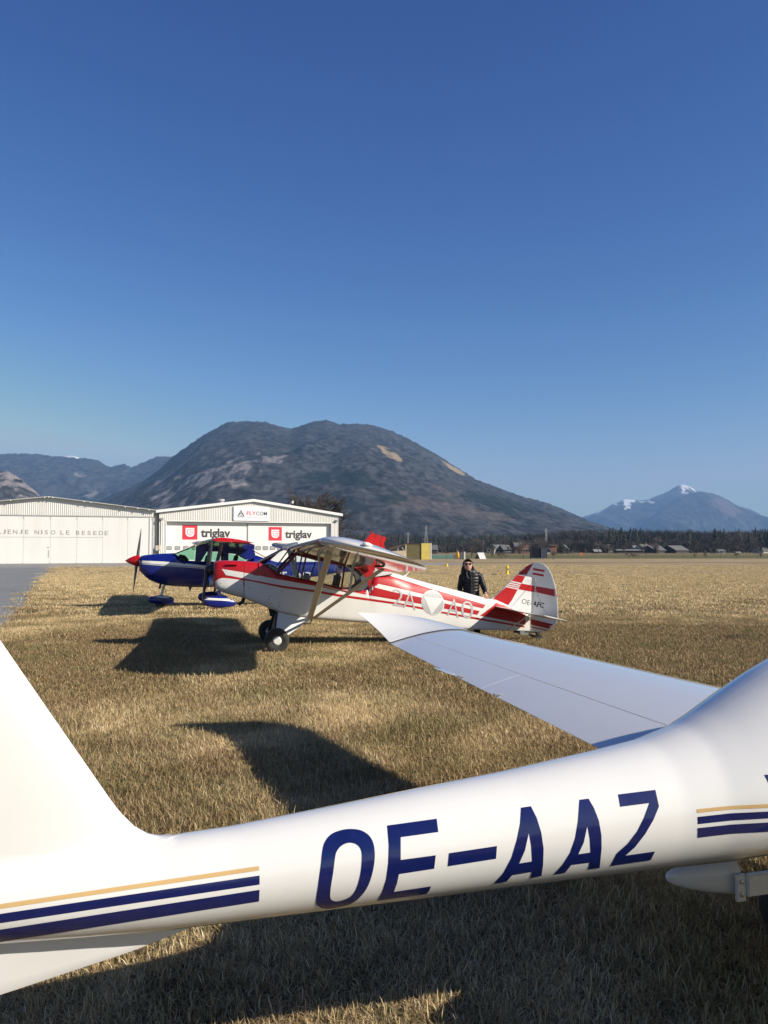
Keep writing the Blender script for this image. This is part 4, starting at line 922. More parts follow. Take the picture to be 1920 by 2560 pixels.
for sgn in (-1, 1):
    w_ = wing_mesh(ksec, [sgn * q for q in (.012, .5, 1.2, 2.4, 3.4, 4.4, 5.4, 5.5)], 1, .12, .03, 0, .74, 12).build('wing', M['bluered'], ca, 45)
    wing_mesh(ksec, [sgn * q for q in (.55, 1.5, 2.4, 2.9)], 1, .12, .03, .75, 1, 6).build('flap', M['bluered'], w_, 45)
    wing_mesh(ksec, [sgn * q for q in (2.93, 4.0, 5.4, 5.5)], 1, .12, .03, .75, 1, 6).build('aileron', M['bluered'], w_, 45)
    wing_mesh(lambda v: (ksec(5.5)[0] + .04 * (abs(v) - 5.5) / .1, ksec(5.5)[1] - .02, ksec(5.5)[2] * (1 - .06 * (abs(v) - 5.5) / .1), R(3), .9 - .6 * (abs(v) - 5.5) / .1), [sgn * 5.503, sgn * 5.55, sgn * 5.6], 1, .12, .03, 0, 1, 12).build('wing_tip', M['bluered'], w_, 45)
    for c_ in [w_] + list(w_.children): shade_below(c_, M['undershade'])
    MB().tube([(.0, sgn * .52, .86), (.12, sgn * 2.65, 2.05)], .06, 10, flat=.4).build('wing_strut', M['blue'], ca, 60)
    v = .545
    for poly in (((445, 1399), (487, 1366), (494, 1364), (478, 1400)),):
        pass
    wp = [(-.36, 1.54), (-.16, 1.83), (.36, 1.83), (.36, 1.53)]; MB().plate(wp, sgn * .535, sgn * .54).build('side_window', M['mint'], ca)
    wp = [(.54, 1.53), (.54, 1.78), (.85, 1.75), (1.2, 1.55), (1.18, 1.52)]; MB().plate(wp, sgn * .53, sgn * .535).build('side_window', M['mint'], ca)
    wf = [(-1.12, 1.76), (-.95, 1.60), (-.52, 1.56), (-.5, 2.02), (-.62, 2.03)]; MB().plate(wf, sgn * .50, sgn * .505).build('windscreen_side', M['mint'], ca)
    MB().plate([(-.50, 1.50), (-.38, 1.50), (-.16, 1.86), (-.10, 2.02), (-.46, 2.05)], sgn * .52, sgn * .56).build('cabin_pillar', M['blue'], ca, bevel=.01)
    MB().plate([(.37, 1.50), (.53, 1.50), (.53, 2.03), (.37, 2.03)], sgn * .52, sgn * .56).build('cabin_pillar', M['blue'], ca, bevel=.01)
    MB().plate([(-.17, 1.84), (.37, 1.84), (.37, 2.05), (-.17, 2.05)], sgn * .52, sgn * .56).build('door_header', M['blue'], ca)
    MB().plate([(.53, 1.79), (.86, 1.76), (1.21, 1.56), (1.42, 1.66), (1.40, 1.80), (1.1, 2.0), (.53, 2.04)], sgn * .50, sgn * .555).build('rear_panel', M['blue'], ca)
    MB().tube([(.2, sgn * .5, .72), (.22, sgn * 1.0, .5), (.18, sgn * 1.3, .35)], [.05, .04, .03], 10).build('gear_leg', M['blue'], ca, 60)
    wheel(ca, (.14, sgn * 1.36, .21), .215, .16, .08)
    rings = []
    for u, zc, h, w in ((-.34, .31, .02, .02), (-.31, .31, .09, .07), (-.22, .31, .145, .11), (-.05, .31, .18, .13), (.15, .305, .20, .135), (.33, .29, .175, .13), (.50, .26, .13, .10), (.63, .25, .095, .06), (.69, .245, .06, .03)): rings.append([(a, b + sgn * 1.36, c) for a, b, c in superring(u, max(.05, zc - h - .05), zc + h - .05, w, 3, 2.4, 24)])
    sp = MB().loft(rings).build('wheel_fairing', M['blue'], ca, 50)
    decal('white_stripe', K, bvh_of(sp), M['white'], sp, [PL((508, 1494), (590, 1498), (590, 1503.5), (508, 1499.5))], 4, .006) if sgn < 0 else None
wheel(ca, (-1.62, 0, .19), .19, .14, .07)
rings = [superring(u, max(.05, zc - h - .06), zc + h - .06, w, 3, 2.4, 24) for u, zc, h, w in ((-2.02, .32, .02, .02), (-1.98, .325, .075, .06), (-1.85, .33, .12, .1), (-1.62, .335, .155, .11), (-1.4, .32, .14, .1), (-1.25, .30, .10, .06), (-1.19, .29, .07, .03))]
sp = MB().loft(rings).build('wheel_fairing', M['blue'], ca, 50)
decal('white_stripe', K, bvh_of(sp), M['white'], sp, [PL((365, 1487.5), (438, 1491.5), (438, 1496), (365, 1492))], 4, .006)
MB().tube([(-1.5, 0, .76), (-1.6, 0, .42)], .04, 8).tube([(-1.62, -.02, .7), (-1.36, -.02, .56), (-1.6, -.02, .48)], .014, 6).build('nose_leg', M['steel'], ca, 60)
MB().tube([(-1.62, -.25, .80), (-1.66, -.25, .64)], .035, 8).build('exhaust_pipe', M['dark'], ca, 50)
MB().plate([(-.72, .67), (-.62, .67), (-.66, .54), (-.69, .54)], -.01, .01).build('antenna', M['seam'], ca)
ws = MB().add([(-1.2, -.42, 1.79), (-1.2, .42, 1.79), (-.48, .46, 2.09), (-.48, -.46, 2.09), (-1.12, .5, 1.76), (-1.12, -.5, 1.76), (-.52, .5, 2.02), (-.52, -.5, 2.02)], [(0, 1, 2, 3), (1, 4, 6, 2), (0, 3, 7, 5)]); ws.build('windscreen', M['mint'], ca)
MB().plate([(-.46, 2.05), (-.46, 2.11), (1.15, 2.06), (1.42, 1.86), (1.40, 1.80), (1.1, 1.98)], -.53, .53).build('cabin_roof', M['blue'], ca, 30, bevel=.02)
MB().add([(1.44, -.38, 1.855), (1.44, .38, 1.855), (2.0, .3, 1.56), (2.0, -.3, 1.56)], [(0, 1, 2, 3)]).build('rear_window', M['mint'], ca)
for u0, v0 in ((-.25, -.27), (-.25, .27), (.65, -.25)): MB().box((u0 + .12, v0, 1.52), (.12, .4, .42), 0, Matrix.Rotation(.25, 3, 'Y')).box((u0 + .2, v0, 1.78), (.09, .24, .16)).build('seat_backrest', M['seat'], ca, bevel=.03)
MB().plate([(-1.08, 1.55), (-1.02, 1.76), (-.85, 1.72), (-.72, 1.55)], -.45, .45).build('instrument_panel', M['dark'], ca, bevel=.02)
kfin = [(4.2, 1.44), (4.8, 1.62), (5.2, 2.10), (5.43, 2.36), (5.54, 2.485), (5.62, 2.49), (5.95, 2.40), (5.86, 2.2), (5.98, 1.42)]
tf_ = MB().plate(kfin, -.05, .05).build('tail_fin', M['bluered'], ca, 30, bevel=.03)
MB().tube([(5.57, 0, 2.46), (5.57, 0, 2.565)], .03, 8).build('beacon', M['bluered'], tf_, 50)
MB().plate([(5.70, 2.45), (5.74, 2.45), (5.74, 2.36), (5.70, 2.36)], -.056, -.05).build('antenna', M['dark'], tf_)
MB().plate([(5.88, 2.2), (5.97, 2.39), (6.13, 2.34), (6.10, 2.3), (6.02, 2.1), (6.3, 1.34), (6.0, 1.34)], -.03, .03).build('rudder', M['bluered'], ca, 30, bevel=.015)
wing_mesh(lambda v: (5.25 + .1 * abs(v), 1.46, 1.1 - .25 * abs(v), R(1), 1), np.linspace(-1.77, 1.77, 13), 1, .09, 0, 0, 1, 8).build('stabilizer', M['bluered'], ca, 50)
decal('white_stripe', K, kb, M['white'], ca, [band([(349, 1401), (411, 1404), (490, 1411.2), (530, 1416), (640, 1428)], [(350, 1407.5), (401, 1411), (490, 1417.5), (530, 1421.5), (640, 1434)])], 6, .004)
decal('white_stripe', K, kb, M['white'], ca, [band([(350, 1409), (401, 1412.4), (490, 1418.9), (530, 1422.7), (640, 1435)], [(350.5, 1410.5), (401, 1413.8), (490, 1420.2), (530, 1424), (640, 1436.3)])], 6, .004)
decal('registration', K, kb, M['white'], ca, [text_px('S5-DIP', (690, 1429), (778, 1430), (690, 1452), .014)], 5, .004)
decal('dark_stripe', K, kb, M['black_mark'], ca, [band([(780, 1452), (880, 1441)], [(780, 1459), (880, 1447)])], 6, .004)
# ------------------------------------------------------------------ hangars
M['cladding'] = paint('white_cladding', (.60, .60, .57), .5, var=.03, scale=.25, dirt=((.42, .39, .33), .5, .35), dscale=(1, 1, .12))
M['doorwhite'] = paint('white_door', (.64, .64, .615), .45, var=.02, scale=.15, dirt=((.50, .47, .41), .6, .30), dscale=(1, 1, .15))
M['trim'] = paint('white_trim', (.65, .65, .63), .4, var=.03, scale=.4)
M['roofsheet'] = paint('roof_sheet', (.34, .34, .33), .5, var=.1, scale=.3)
M['gutter'] = paint('galvanised_grey', (.40, .40, .39), .5, metal=.3, var=.1)
M['signwhite'] = paint('sign_white', (.66, .66, .69), .4, var=.01)
M['signred'] = paint('sign_red', (.55, .018, .04), .45, var=.04)
M['signdark'] = paint('sign_dark', (.035, .035, .04), .5, var=.05)
M['signgrey'] = paint('sign_grey', (.42, .42, .46), .5, var=.03)
M['oldletters'] = paint('faded_letters', (.27, .245, .23), .6, var=.12, scale=2)
M['palewin'] = paint('frosted_pane', (.30, .31, .30), .25, var=.08, scale=1)
M['boxbeige'] = paint('box_beige', (.55, .42, .30), .6, var=.1)
def text3d(name, body, fr, x0, x1, z0, z1, v, mat, parent, bold=0.0, th=.012):
    vs, fs, _ = text2d(body, bold); mb = MB(); n = len(vs)
    P2 = [(x0 + (x1 - x0) * p.x, z0 + (z1 - z0) * p.y) for p in vs]
    mb.add([(x, v, z) for x, z in P2], fs)
    me = bpy.data.meshes.new(name); me.from_pydata(mb.v, [], mb.f); bm = bmesh.new(); bm.from_mesh(me)
    r = bmesh.ops.extrude_face_region(bm, geom=bm.faces[:])
    for e in r['geom']:
        if isinstance(e, bmesh.types.BMVert): e.co.y += th
    bmesh.ops.recalc_face_normals(bm, faces=bm.faces); bm.to_mesh(me); bm.free(); me.materials.append(mat)
    return link(name, me, parent)
def corrugated(u0, u1, zlo, ztop, v, pitch, depth):
    """ribbed sheet between two heights; ztop(u) gives the sloping top"""
    mb = MB(); us = []; k = u0
    while k < u1 - 1e-6:
        for f, d in ((0, 0), (.30, 0), (.42, depth), (.85, depth), (.97, 0)):
            if k + f * pitch <= u1: us.append((k + f * pitch, d))
        k += pitch
    us.append((u1, 0))
    vs = []
    for u, d in us: vs += [(u, v + d, zlo), (u, v + d, ztop(u))]
    mb.add(vs, [(2 * i, 2 * i + 2, 2 * i + 3, 2 * i + 1) for i in range(len(us) - 1)])
    return mb

# left hangar: right front corner seen at x = 383
A = at(383, 1400, 117); HA = Frame((A.x, A.y), 20.2)
ha = thing('hangar', 'long white hangar at the left edge with faded lettering across its doors', 'hangar', HA.o, HA.a)
WL = 27.6; rl = lambda u: 7.45 + (9.05 - 7.45) * (1 - abs(u + WL / 2) / (WL / 2)) if True else 0
MB().plate([(-WL, 0), (-.02, 0), (-.02, 7.3), (-WL / 2, 8.9), (-WL, 7.3)], .9, 26).build('wall', M['cladding'], ha)
corrugated(-WL, 0, 6.62, lambda u: rl(u) - .02, .0, .26, .05).build('gable_cladding', M['cladding'], ha)
MB().bb((-WL, .02, 6.48), (-.55, .5, 6.62)).build('door_rail', M['gutter'], ha, bevel=.02)
rf = MB(); 
for a, b in ((-WL - .4, -WL / 2), (-WL / 2, .3)):
    za, zb = rl(max(-WL, a)) - (.05 if a < -WL else 0), rl(min(0, b))
    rf.add([(a, -.62, za), (b, -.62, zb), (b, 26.4, zb), (a, 26.4, za), (a, -.62, za + .12), (b, -.62, zb + .12), (b, 26.4, zb + .12), (a, 26.4, za + .12)], [(0, 1, 2, 3), (7, 6, 5, 4), (0, 4, 5, 1), (1, 5, 6, 2), (2, 6, 7, 3), (3, 7, 4, 0)])
    pass
rfo = rf.build('roof', M['roofsheet'], ha)
for u in (-13.8, -13.3, -14.3, -9.3, -8.4, -3.9, -2.2, -.7, -18.5, -23): MB().box((u, -.66, rl(u) - .0), (.16, .1, .12)).build('roof_clip', M['trim'], rfo)
corrugated(-.55, 0, 0, lambda u: 6.62, .3, .18, .04).build('corner_cladding', M['gutter'], ha)
def hpx(fr, x, Y=None):
    o, d = fr.lray(x, 1380); t = -o.y / d.y; return (o + d * t).x
seams = [hpx(HA, x) for x in (379, 318.5, 256, 191.6, 125, 57.7)]
w_ = seams[-2] - seams[-1]
while seams[-1] > -WL + 2: seams.append(seams[-1] - 3.15)
for i in range(len(seams) - 1):
    b, a = seams[i] - .007, seams[i + 1] + .007
    m_ = (a + b) / 2; split = 3.62
    d = MB().bb((a, .10, .06), (b, .2, split - .012) if i > 1 else (b, .2, 6.46)).build('door_panel', M['doorwhite'], ha, bevel=.012)
    if i > 1: MB().bb((a, .10, split + .012), (b, .2, 6.46)).build('door_panel', M['doorwhite'], ha, bevel=.012)
    MB().bb((m_ - .006, .094, .2), (m_ + .006, .0995, 6.3)).build('panel_joint', M['pale_mark'], d)
    MB().bb((b - .02, .06, 6.05), (b + .03, .11, 6.46)).build('door_hanger', M['gutter'], d)
    MB().bb((b - .02, .06, .0), (b + .02, .11, .25)).build('door_guide', M['gutter'], d)
u0, z0 = HA.uz(122, 1370, .09); MB().bb((u0 - .05, .06, .9), (u0 + .03, .1, 1.9)).bb((u0 - .2, .06, 2.2), (u0 + .03, .1, 2.32)).build('door_handle', M['gutter'], ha)
MB().bb((-WL, .22, 0), (-.3, .9, .06)).build('threshold', M['gutter'], ha)
MB().bb((-.55, .0, 0), (-.42, .5, 6.5)).build('door_jamb', M['trim'], ha)
ua, za = HA.uz(-8, 1337, .08); ub, zb = HA.uz(274, 1338, .08)
zt = HA.uz(200, 1325, .08)[1]; zq = HA.uz(200, 1336.5, .08)[1]
# wide spaced, weathered capitals
lt = 'LJENJE NISO LE BESEDE'
xs_ = [2, 13, 26.5, 41, 55, 70, None, 95, 107.5, 119, 136, None, 158.5, 172.5, None, 197.5, 212, 226, 240.5, 255.5, 269]
lp = None
for ch, x in zip(lt, xs_):
    if x is None: continue
    wpx = 3 if ch == 'I' else (11 if ch in 'NOD' else 8.5)
    x = x - 3
    a = HA.uz(x - wpx / 2, 1330, .085)[0]; b = HA.uz(x + wpx / 2, 1330, .085)[0]
    k = (x / 274); yt = 1323.5 + 4.5 * k; yb = 1334.5 + 3.5 * k
    text3d('door_letter', ch, HA, a, b, HA.uz(x, yb, .085)[1], HA.uz(x, yt, .085)[1], .088, M['oldletters'], ha, .006, .008)

# right hangar with the sign
B0 = at(397, 1400, 118); B1 = at(846, 1400, 129.4); HB = Frame((B0.x, B0.y), math.degrees(math.atan2(B1.y - B0.y, B1.x - B0.x)))
hb_ = thing('hangar', 'white hangar with a FLYCOM sign and red triglav emblems on its doors', 'hangar', HB.o, HB.a)
WB = (Vector((B1.x, B1.y)) - Vector((B0.x, B0.y))).length
ez, rz_ = 7.45, 9.3; ru = WB * .5
rlb = lambda u: ez + (rz_ - ez) * (1 - abs(u - ru) / ru)
MB().plate([(0.02, 0), (WB - .02, 0), (WB - .02, ez - .1), (ru, rz_ - .1), (.02, ez - .1)], 1.3, 28).build('wall', M['cladding'], hb_)
corrugated(0, WB, 6.15, lambda u: rlb(u) - .02, .0, .26, .05).build('gable_cladding', M['cladding'], hb_)
rf = MB()
for a, b in ((-.5, ru), (ru, WB + .5)):
    za, zb = ez + (rz_ - ez) * (1 - abs(a - ru) / ru), ez + (rz_ - ez) * (1 - abs(b - ru) / ru)
    rf.add([(a, -.35, za), (b, -.35, zb), (b, 28.3, zb), (a, 28.3, za), (a, -.35, za + .1), (b, -.35, zb + .1), (b, 28.3, zb + .1), (a, 28.3, za + .1)], [(0, 1, 2, 3), (7, 6, 5, 4), (0, 4, 5, 1), (1, 5, 6, 2), (2, 6, 7, 3), (3, 7, 4, 0)])
rfo = rf.build('roof', M['roofsheet'], hb_)
for a, b in ((-.55, ru), (ru, WB + .55)):
    za, zb = ez + (rz_ - ez) * (1 - abs(a - ru) / ru), ez + (rz_ - ez) * (1 - abs(b - ru) / ru)
    MB().add([(a, -.42, za - .18), (b, -.42, zb - .18), (b, -.42, zb + .2), (a, -.42, za + .2), (a, -.353, za - .18), (b, -.353, zb - .18), (b, -.353, zb + .2), (a, -.353, za + .2)], [(0, 1, 2, 3), (7, 6, 5, 4), (0, 4, 5, 1), (1, 5, 6, 2), (2, 6, 7, 3), (3, 7, 4, 0)]).build('verge_board', M['trim'], rfo)
u_, z_ = HB.uz(552, 1256, 6)
MB().lathe((u_, 6, z_ - .6), (0, 0, 1), [(0, .45), (.75, .45), (.8, .62), (1.05, .62), (1.1, .5), (1.12, .02)], 16).build('roof_vent', M['gutter'], rfo, 40)
corrugated(0, 1.0, 0, lambda u: 6.15, .02, .26, .05).build('corner_cladding', M['cladding'], hb_)
corrugated(WB - 1.15, WB, 0, lambda u: 6.15, .02, .26, .05).build('corner_cladding', M['cladding'], hb_)
MB().bb((1.0, .0, 6.02), (WB - 1.15, .12, 6.15)).build('lintel', M['trim'], hb_)
MB().bb((.93, .0, 0), (1.03, 1.3, 6.02)).build('door_jamb', M['trim'], hb_)
MB().bb((WB - 1.18, .0, 0), (WB - 1.08, 1.3, 6.02)).build('door_jamb', M['trim'], hb_)
MB().bb((1.0, .12, 5.98), (WB - 1.15, 1.3, 6.06)).build('door_soffit', M['trim'], hb_)
rec = .75
us_ = hpx(HB, 621)
dl = MB().bb((1.05, rec, .05), (us_ - .09, rec + .1, 5.95)).build('door_panel', M['doorwhite'], hb_, bevel=.02)
dr = MB().bb((us_ + .09, rec - .12, .05), (WB - 1.2, rec - .02, 5.95)).build('door_panel', M['doorwhite'], hb_, bevel=.02)
MB().bb((us_ - .085, rec - .02, .05), (us_ + .085, rec + .08, 5.95)).build('door_gap', M['gutter'], hb_)
def emblem(door, x0, x1, y0, y1, v):
    a, zt = HB.uz(x0, y0, v); b, zb = HB.uz(x1, y1, v); zt = HB.uz((x0 + x1) / 2, y0, v)[1]; zb = HB.uz((x0 + x1) / 2, y1, v)[1]
    e = MB().bb((a, v, zb), (b, v + .02, zt)).build('emblem', M['signred'], door)
    W, H = b - a, zt - zb; q = lambda x, y: (a + W * x, zt - H * y)
    sh = [q(.21, .20), q(.80, .20), q(.80, .50), q(.79, .62), q(.74, .72), q(.66, .78), q(.52, .81), q(.38, .79), q(.28, .72), q(.22, .60), q(.21, .48)]
    MB().plate(sh, v - .012, v - .002).build('emblem_shield', M['signwhite'], e)
    def st(pts, w):
        mb = MB()
        for i in range(len(pts) - 1):
            p, r_ = Vector(q(*pts[i])), Vector(q(*pts[i + 1])); d = (r_ - p).normalized(); nrm = Vector((-d.y, d.x)) * w * W / 2
            mb.add([(x.x, v - .016, x.y) for x in (p - nrm, r_ - nrm, r_ + nrm, p + nrm)], [(0, 1, 2, 3)])
        return mb
    o = st([(.82, .325), (.37, .325), (.335, .36), (.335, .52), (.37, .62), (.43, .67), (.51, .69), (.60, .66), (.655, .60), (.66, .53)], .035); o.build('emblem_line', M['signred'], e)
    st([(.82, .475), (.50, .475), (.50, .56)], .035).build('emblem_line', M['signred'], e)
emblem(dl, 456, 493.3, 1312.5, 1349, rec - .02); emblem(dr, 671.5, 704.5, 1317.5, 1351.5, rec - .14)
def triglav(x0, x1, yt, yb, v, par):
    # letters stand on one base line; g hangs below it, l and t rise
    vs, fs, _ = text2d('triglav', .022); a = HB.uz(x0, yt, v)[0]; b = HB.uz(x1, yt, v)[0]; xm = (x0 + x1) / 2
    text3d('lettering', 'triglav', HB, a, b, HB.uz(xm, yb, v)[1], HB.uz(xm, yt, v)[1], v, M['signdark'], par, .034, .015)
triglav(502, 576, 1321, 1350, rec - .02, dl); triglav(712.5, 780, 1325.5, 1351.5, rec - .14, dr)
for k in range(12):
    for x0, d, v in ((415.5 + 21.2 * k, dl, rec), (638.5 + 17.9 * k, dr, rec - .12)):
        if (d is dl and x0 > 600) or (d is dr and x0 > 806): continue
        a = HB.uz(x0, 1370, v)[0]; b = HB.uz(x0 + 14, 1370, v)[0]; zt = HB.uz(x0, 1365.2, v)[1]; zb = HB.uz(x0, 1375.2, v)[1]
        f = MB().plate([(a + .12, zb), (b - .12, zb), (b, zb + .1), (b, zt - .1), (b - .12, zt), (a + .12, zt), (a, zt - .1), (a, zb + .1)], v - .02, v - .001).build('door_window', M['greyframe'], d)
        MB().plate([(a + .15, zb + .06), (b - .15, zb + .06), (b - .06, zb + .14), (b - .06, zt - .14), (b - .15, zt - .06), (a + .15, zt - .06), (a + .06, zt - .14), (a + .06, zb + .14)], v - .03, v - .021).build('pane', M['palewin'], f)
# the sign
a, b = HB.uz(583.5, 1280, -.1)[0], HB.uz(673.5, 1280, -.1)[0]; zt, zb = HB.uz(628, 1266.5, -.1)[1], HB.uz(628, 1302.5, -.1)[1]
sg_ = thing('hangar_sign', 'white FLYCOM AVIATION sign board under the hangar gable', 'sign', HB.M @ Vector(((a + b) / 2, -.1, zb)), HB.a)
SW, SH = (b - a) / 2, zt - zb
MB().bb((-SW, -.06, 0), (SW, .06, SH)).build('board', M['signwhite'], sg_, bevel=.02)
text3d('lettering', 'FLY', None, -SW * .27, SW * .23, SH * .40, SH * .66, -.075, M['signred'], sg_, .01, .01)
text3d('lettering', 'COM', None, SW * .25, SW * .86, SH * .40, SH * .66, -.075, M['signdark'], sg_, .006, .01)
text3d('lettering', 'AVIATION', None, -SW * .26, SW * .86, SH * .19, SH * .29, -.075, M['signgrey'], sg_, .0, .01)
lg = MB(); q = lambda x, y: (-SW * .80 + SW * .42 * x, -.072, SH * (.22 + .56 * y))
for poly in (((.46, 1.0), (.46, .45), (.36, .36), (.36, .78)), ((.54, 1.0), (.54, .45), (.64, .36), (.64, .78)), ((.33, .70), (.06, .20), (.0, .12), (.14, .12), (.30, .32), (.33, .36)), ((.67, .70), (.94, .20), (1.0, .12), (.86, .12), (.70, .32), (.67, .36)), ((.5, .30), (.20, .06), (.14, .0), (.30, .04), (.5, .18), (.70, .04), (.86, .0), (.80, .06))):
    lg = MB(); tr = tessellate_polygon([[Vector((x, y, 0)) for x, y in poly]]); lg.add([q(*p) for p in poly], [tuple(t) for t in tr]); lg.build('logo_stroke', M['signdark'], sg_)
# lamps, box, cable between the two fronts
for fr, par, u, z in ((HB, hb_, .3, 6.35), (HB, hb_, WB - .35, 6.5)):
    MB().box((u, -.25, z), (.5, .3, .22), 0, Matrix.Rotation(.4, 3, 'X')).bb((u - .04, -.2, z - .25), (u + .04, .0, z - .1)).build('flood_light', M['gutter'], par, bevel=.03)
MB().tube([(.25, -.03, 6.2), (.25, -.04, 2.5)], .035, 6).build('conduit', M['gutter'], hb_)
MB().bb((-.1, -.3, 1.9), (.22, -.02, 2.6)).build('electric_box', M['boxbeige'], hb_, bevel=.03); MB().bb((-.55, -.3, 1.8), (-.12, -.02, 2.55)).build('electric_box', M['gutter'], hb_, bevel=.03)
# link building between the two
MB().bb((-1.6, .6, 0), (-.02, 24, 7.1)).build('link_wall', M['cladding'], hb_)
corrugated(-1.55, -.02, 0, lambda u: 7.1, .55, .26, .05).build('link_cladding', M['cladding'], hb_)
MB().bb((-2.0, -.1, 7.15), (-.1, .25, 7.4)).build('link_gutter', M['trim'], hb_)
# wind vane on the roof slope
p = HB.M @ Vector((HB.uz(725, 1262, 9)[0], 9, 0)); zb = rlb(HB.uz(725, 1262, 9)[0]) + .1
wv = thing('wind_vane', 'small wind vane and sensor mast on the right roof slope of the hangar', 'wind vane', (p.x, p.y, zb))
MB().tube([(0, 0, -.1), (0, 0, 1.25)], .05, 8).tube([(-.5, 0, .82), (.5, 0, .82)], .035, 6).tube([(-.5, 0, .82), (-.5, 0, 1.0)], .04, 6).build('mast', M['trim'], wv, 50)
MB().lathe((0, 0, 1.25), (0, 0, 1), [(0, .05), (.02, .16), (.18, .17), (.3, .03)], 12).build('sensor', M['signdark'], wv, 50)
MB().tube([(.05, 0, 1.25), (.4, 0, 1.5)], .025, 6).tube([(.38, 0, 1.3), (.5, 0, 1.78)], [.14, .05], 8).lathe((.44, 0, 1.55), (0, -1, 0), [(-.04, .02), (-.04, .2), (.04, .2), (.04, .02)], 10).build('vane', M['trim'], wv, 50)

# ------------------------------------------------------------------ far field: sheds, boards, markers, fence
M['yellow'] = paint('yellow_sheet', (.62, .50, .12), .5, var=.08, scale=1.2)
M['olive'] = paint('olive_sheet', (.13, .115, .045), .6, var=.15, scale=1)
M['timber'] = paint('raw_timber', (.62, .52, .40), .7, var=.15, scale=3)
M['timberdark'] = paint('dark_timber', (.10, .075, .055), .8, var=.3, scale=2)
M['orange'] = paint('orange_cover', (.62, .30, .03), .6, var=.2, scale=3)
M['greynet'] = paint('grey_frame_net', (.09, .10, .105), .7, var=.2, scale=4)
M['net'] = paint('black_net', (.012, .014, .02), .8, var=.3, scale=3)
M['bluepost'] = paint('blue_foam', (.02, .05, .22), .5, var=.1)
M['markeryellow'] = paint('marker_yellow', (.78, .60, .02), .4, var=.05)
M['markerorange'] = paint('marker_orange', (.80, .16, .04), .5, var=.05)
M['greennet'] = paint('green_mesh', (.03, .09, .075), .7, var=.3, scale=2)
M['postwood'] = paint('grey_post', (.14, .12, .10), .8, var=.3, scale=3)
M['soil'] = paint('molehill_soil', (.045, .028, .016), .95, var=.4, scale=6, bump=.6, bscale=14)
def G0(x, Y): return (gx(x, Y), Y, 0)
Y = 163
s = thing('storage_shed', 'olive and yellow box shed beyond the strip', 'shed', G0(1053, Y), .05)
w = gx(1079, Y) - gx(1053, Y); l = gx(1053, Y) - gx(1014, Y); h = gz(1359.5, Y) + .1
MB().bb((0, 0, 0), (w - .25, 3, h)).build('front_wall', M['yellow'], s, bevel=.03)
MB().bb((w - .25, -.04, 0), (w, 3, h)).build('corner_post', M['trim'], s, bevel=.02)
MB().bb((-l, .15, .1), (-.03, 3.2, h - .1)).build('side_wall', M['olive'], s, bevel=.03)
MB().bb((-l - .1, .05, h - .1), (-.03, 3.3, h + .02)).build('roof', M['signdark'], s)
s = thing('open_shelter', 'timber framed open shelter with a dark sloping roof beside the box shed', 'shelter', G0(995, 160), 0)
w = gx(1015, 160) - gx(975, 160)
mb = [((-w / 2, 0, 0), (-w / 2, 0, 2.0)), ((w / 2, 0, 0), (w / 2, 0, 3.0)), ((w / 2, 3, 0), (w / 2, 3, 3.0)), ((-w / 2, 3, 0), (-w / 2, 3, 2.0)), ((0, 0, 0), (0, 0, 2.5))]
for a, b in mb: MB().tube([a, b], .09, 4).build('post', M['timber'], s)
for a, b in (((-w / 2, 0, 1.6), (w / 2, 0, 1.75)), ((w / 2 - .8, 0, 2.4), (w / 2, 0, 1.4)), ((-w / 2, 0, 2.05), (w / 2, 0, 3.05))): MB().tube([a, b], .085, 4).build('beam', M['timber'], s)
MB().add([(-w / 2 - .4, -.5, 2.05), (w / 2 + .4, -.5, 3.15), (w / 2 + .4, 3.5, 3.15), (-w / 2 - .4, 3.5, 2.05), (-w / 2 - .4, -.5, 2.2), (w / 2 + .4, -.5, 3.3), (w / 2 + .4, 3.5, 3.3), (-w / 2 - .4, 3.5, 2.2)], [(0, 1, 2, 3), (7, 6, 5, 4), (0, 4, 5, 1), (1, 5, 6, 2), (2, 6, 7, 3), (3, 7, 4, 0)]).build('roof', M['timberdark'], s)
MB().bb((-w / 2, 2.9, 0), (w / 2, 3, 1.7)).build('back_wall', M['timber'], s)
s = thing('board', 'white propped A shaped board standing in the grass by the fence', 'board', G0(1203, 176), .1)
w = gx(1212, 176) - gx(1193, 176)
MB().add([(-w / 2 + .35, -.7, 0), (w / 2 + .1, -.7, 0), (w / 2 - .25, .25, 1.35), (-w / 2, .25, 1.35), (-w / 2 + .35, -.66, 0), (w / 2 + .1, -.66, 0), (w / 2 - .25, .3, 1.35), (-w / 2, .3, 1.35)], [(0, 1, 2, 3), (7, 6, 5, 4), (0, 4, 5, 1), (1, 5, 6, 2), (2, 6, 7, 3), (3, 7, 4, 0)]).build('panel', M['trim'], s)
MB().add([(-w / 2, .25, 1.3), (-w / 2 - .35, .9, 0), (w / 2 - .5, .9, 0), (w / 2 - .25, .27, 1.3)], [(0, 1, 2, 3)]).build('back_panel', M['timberdark'], s)
s = thing('wrapped_parasol', 'folded orange parasol standing beside the grey cabinet', 'parasol', G0(1144.5, 168))
MB().lathe((0, 0, .25), (0, 0, 1), [(0, .22), (.1, .32), (.8, .28), (1.3, .13), (1.45, .05)], 12).build('canopy', M['orange'], s, 50); MB().tube([(0, 0, 0), (0, 0, 1.85)], .03, 6).build('pole', M['gutter'], s)
s = thing('cabinet', 'grey framed cabinet standing beside the orange parasol', 'cabinet', G0(1156.5, 168))
w = gx(1163, 168) - gx(1150, 168)
MB().bb((-w / 2, 0, 0), (w / 2 - .3, .7, 1.5)).build('body', M['greynet'], s, bevel=.03); MB().bb((w / 2 - .3, -.05, 0), (w / 2, .7, 1.55)).build('side', M['trim'], s, bevel=.02)
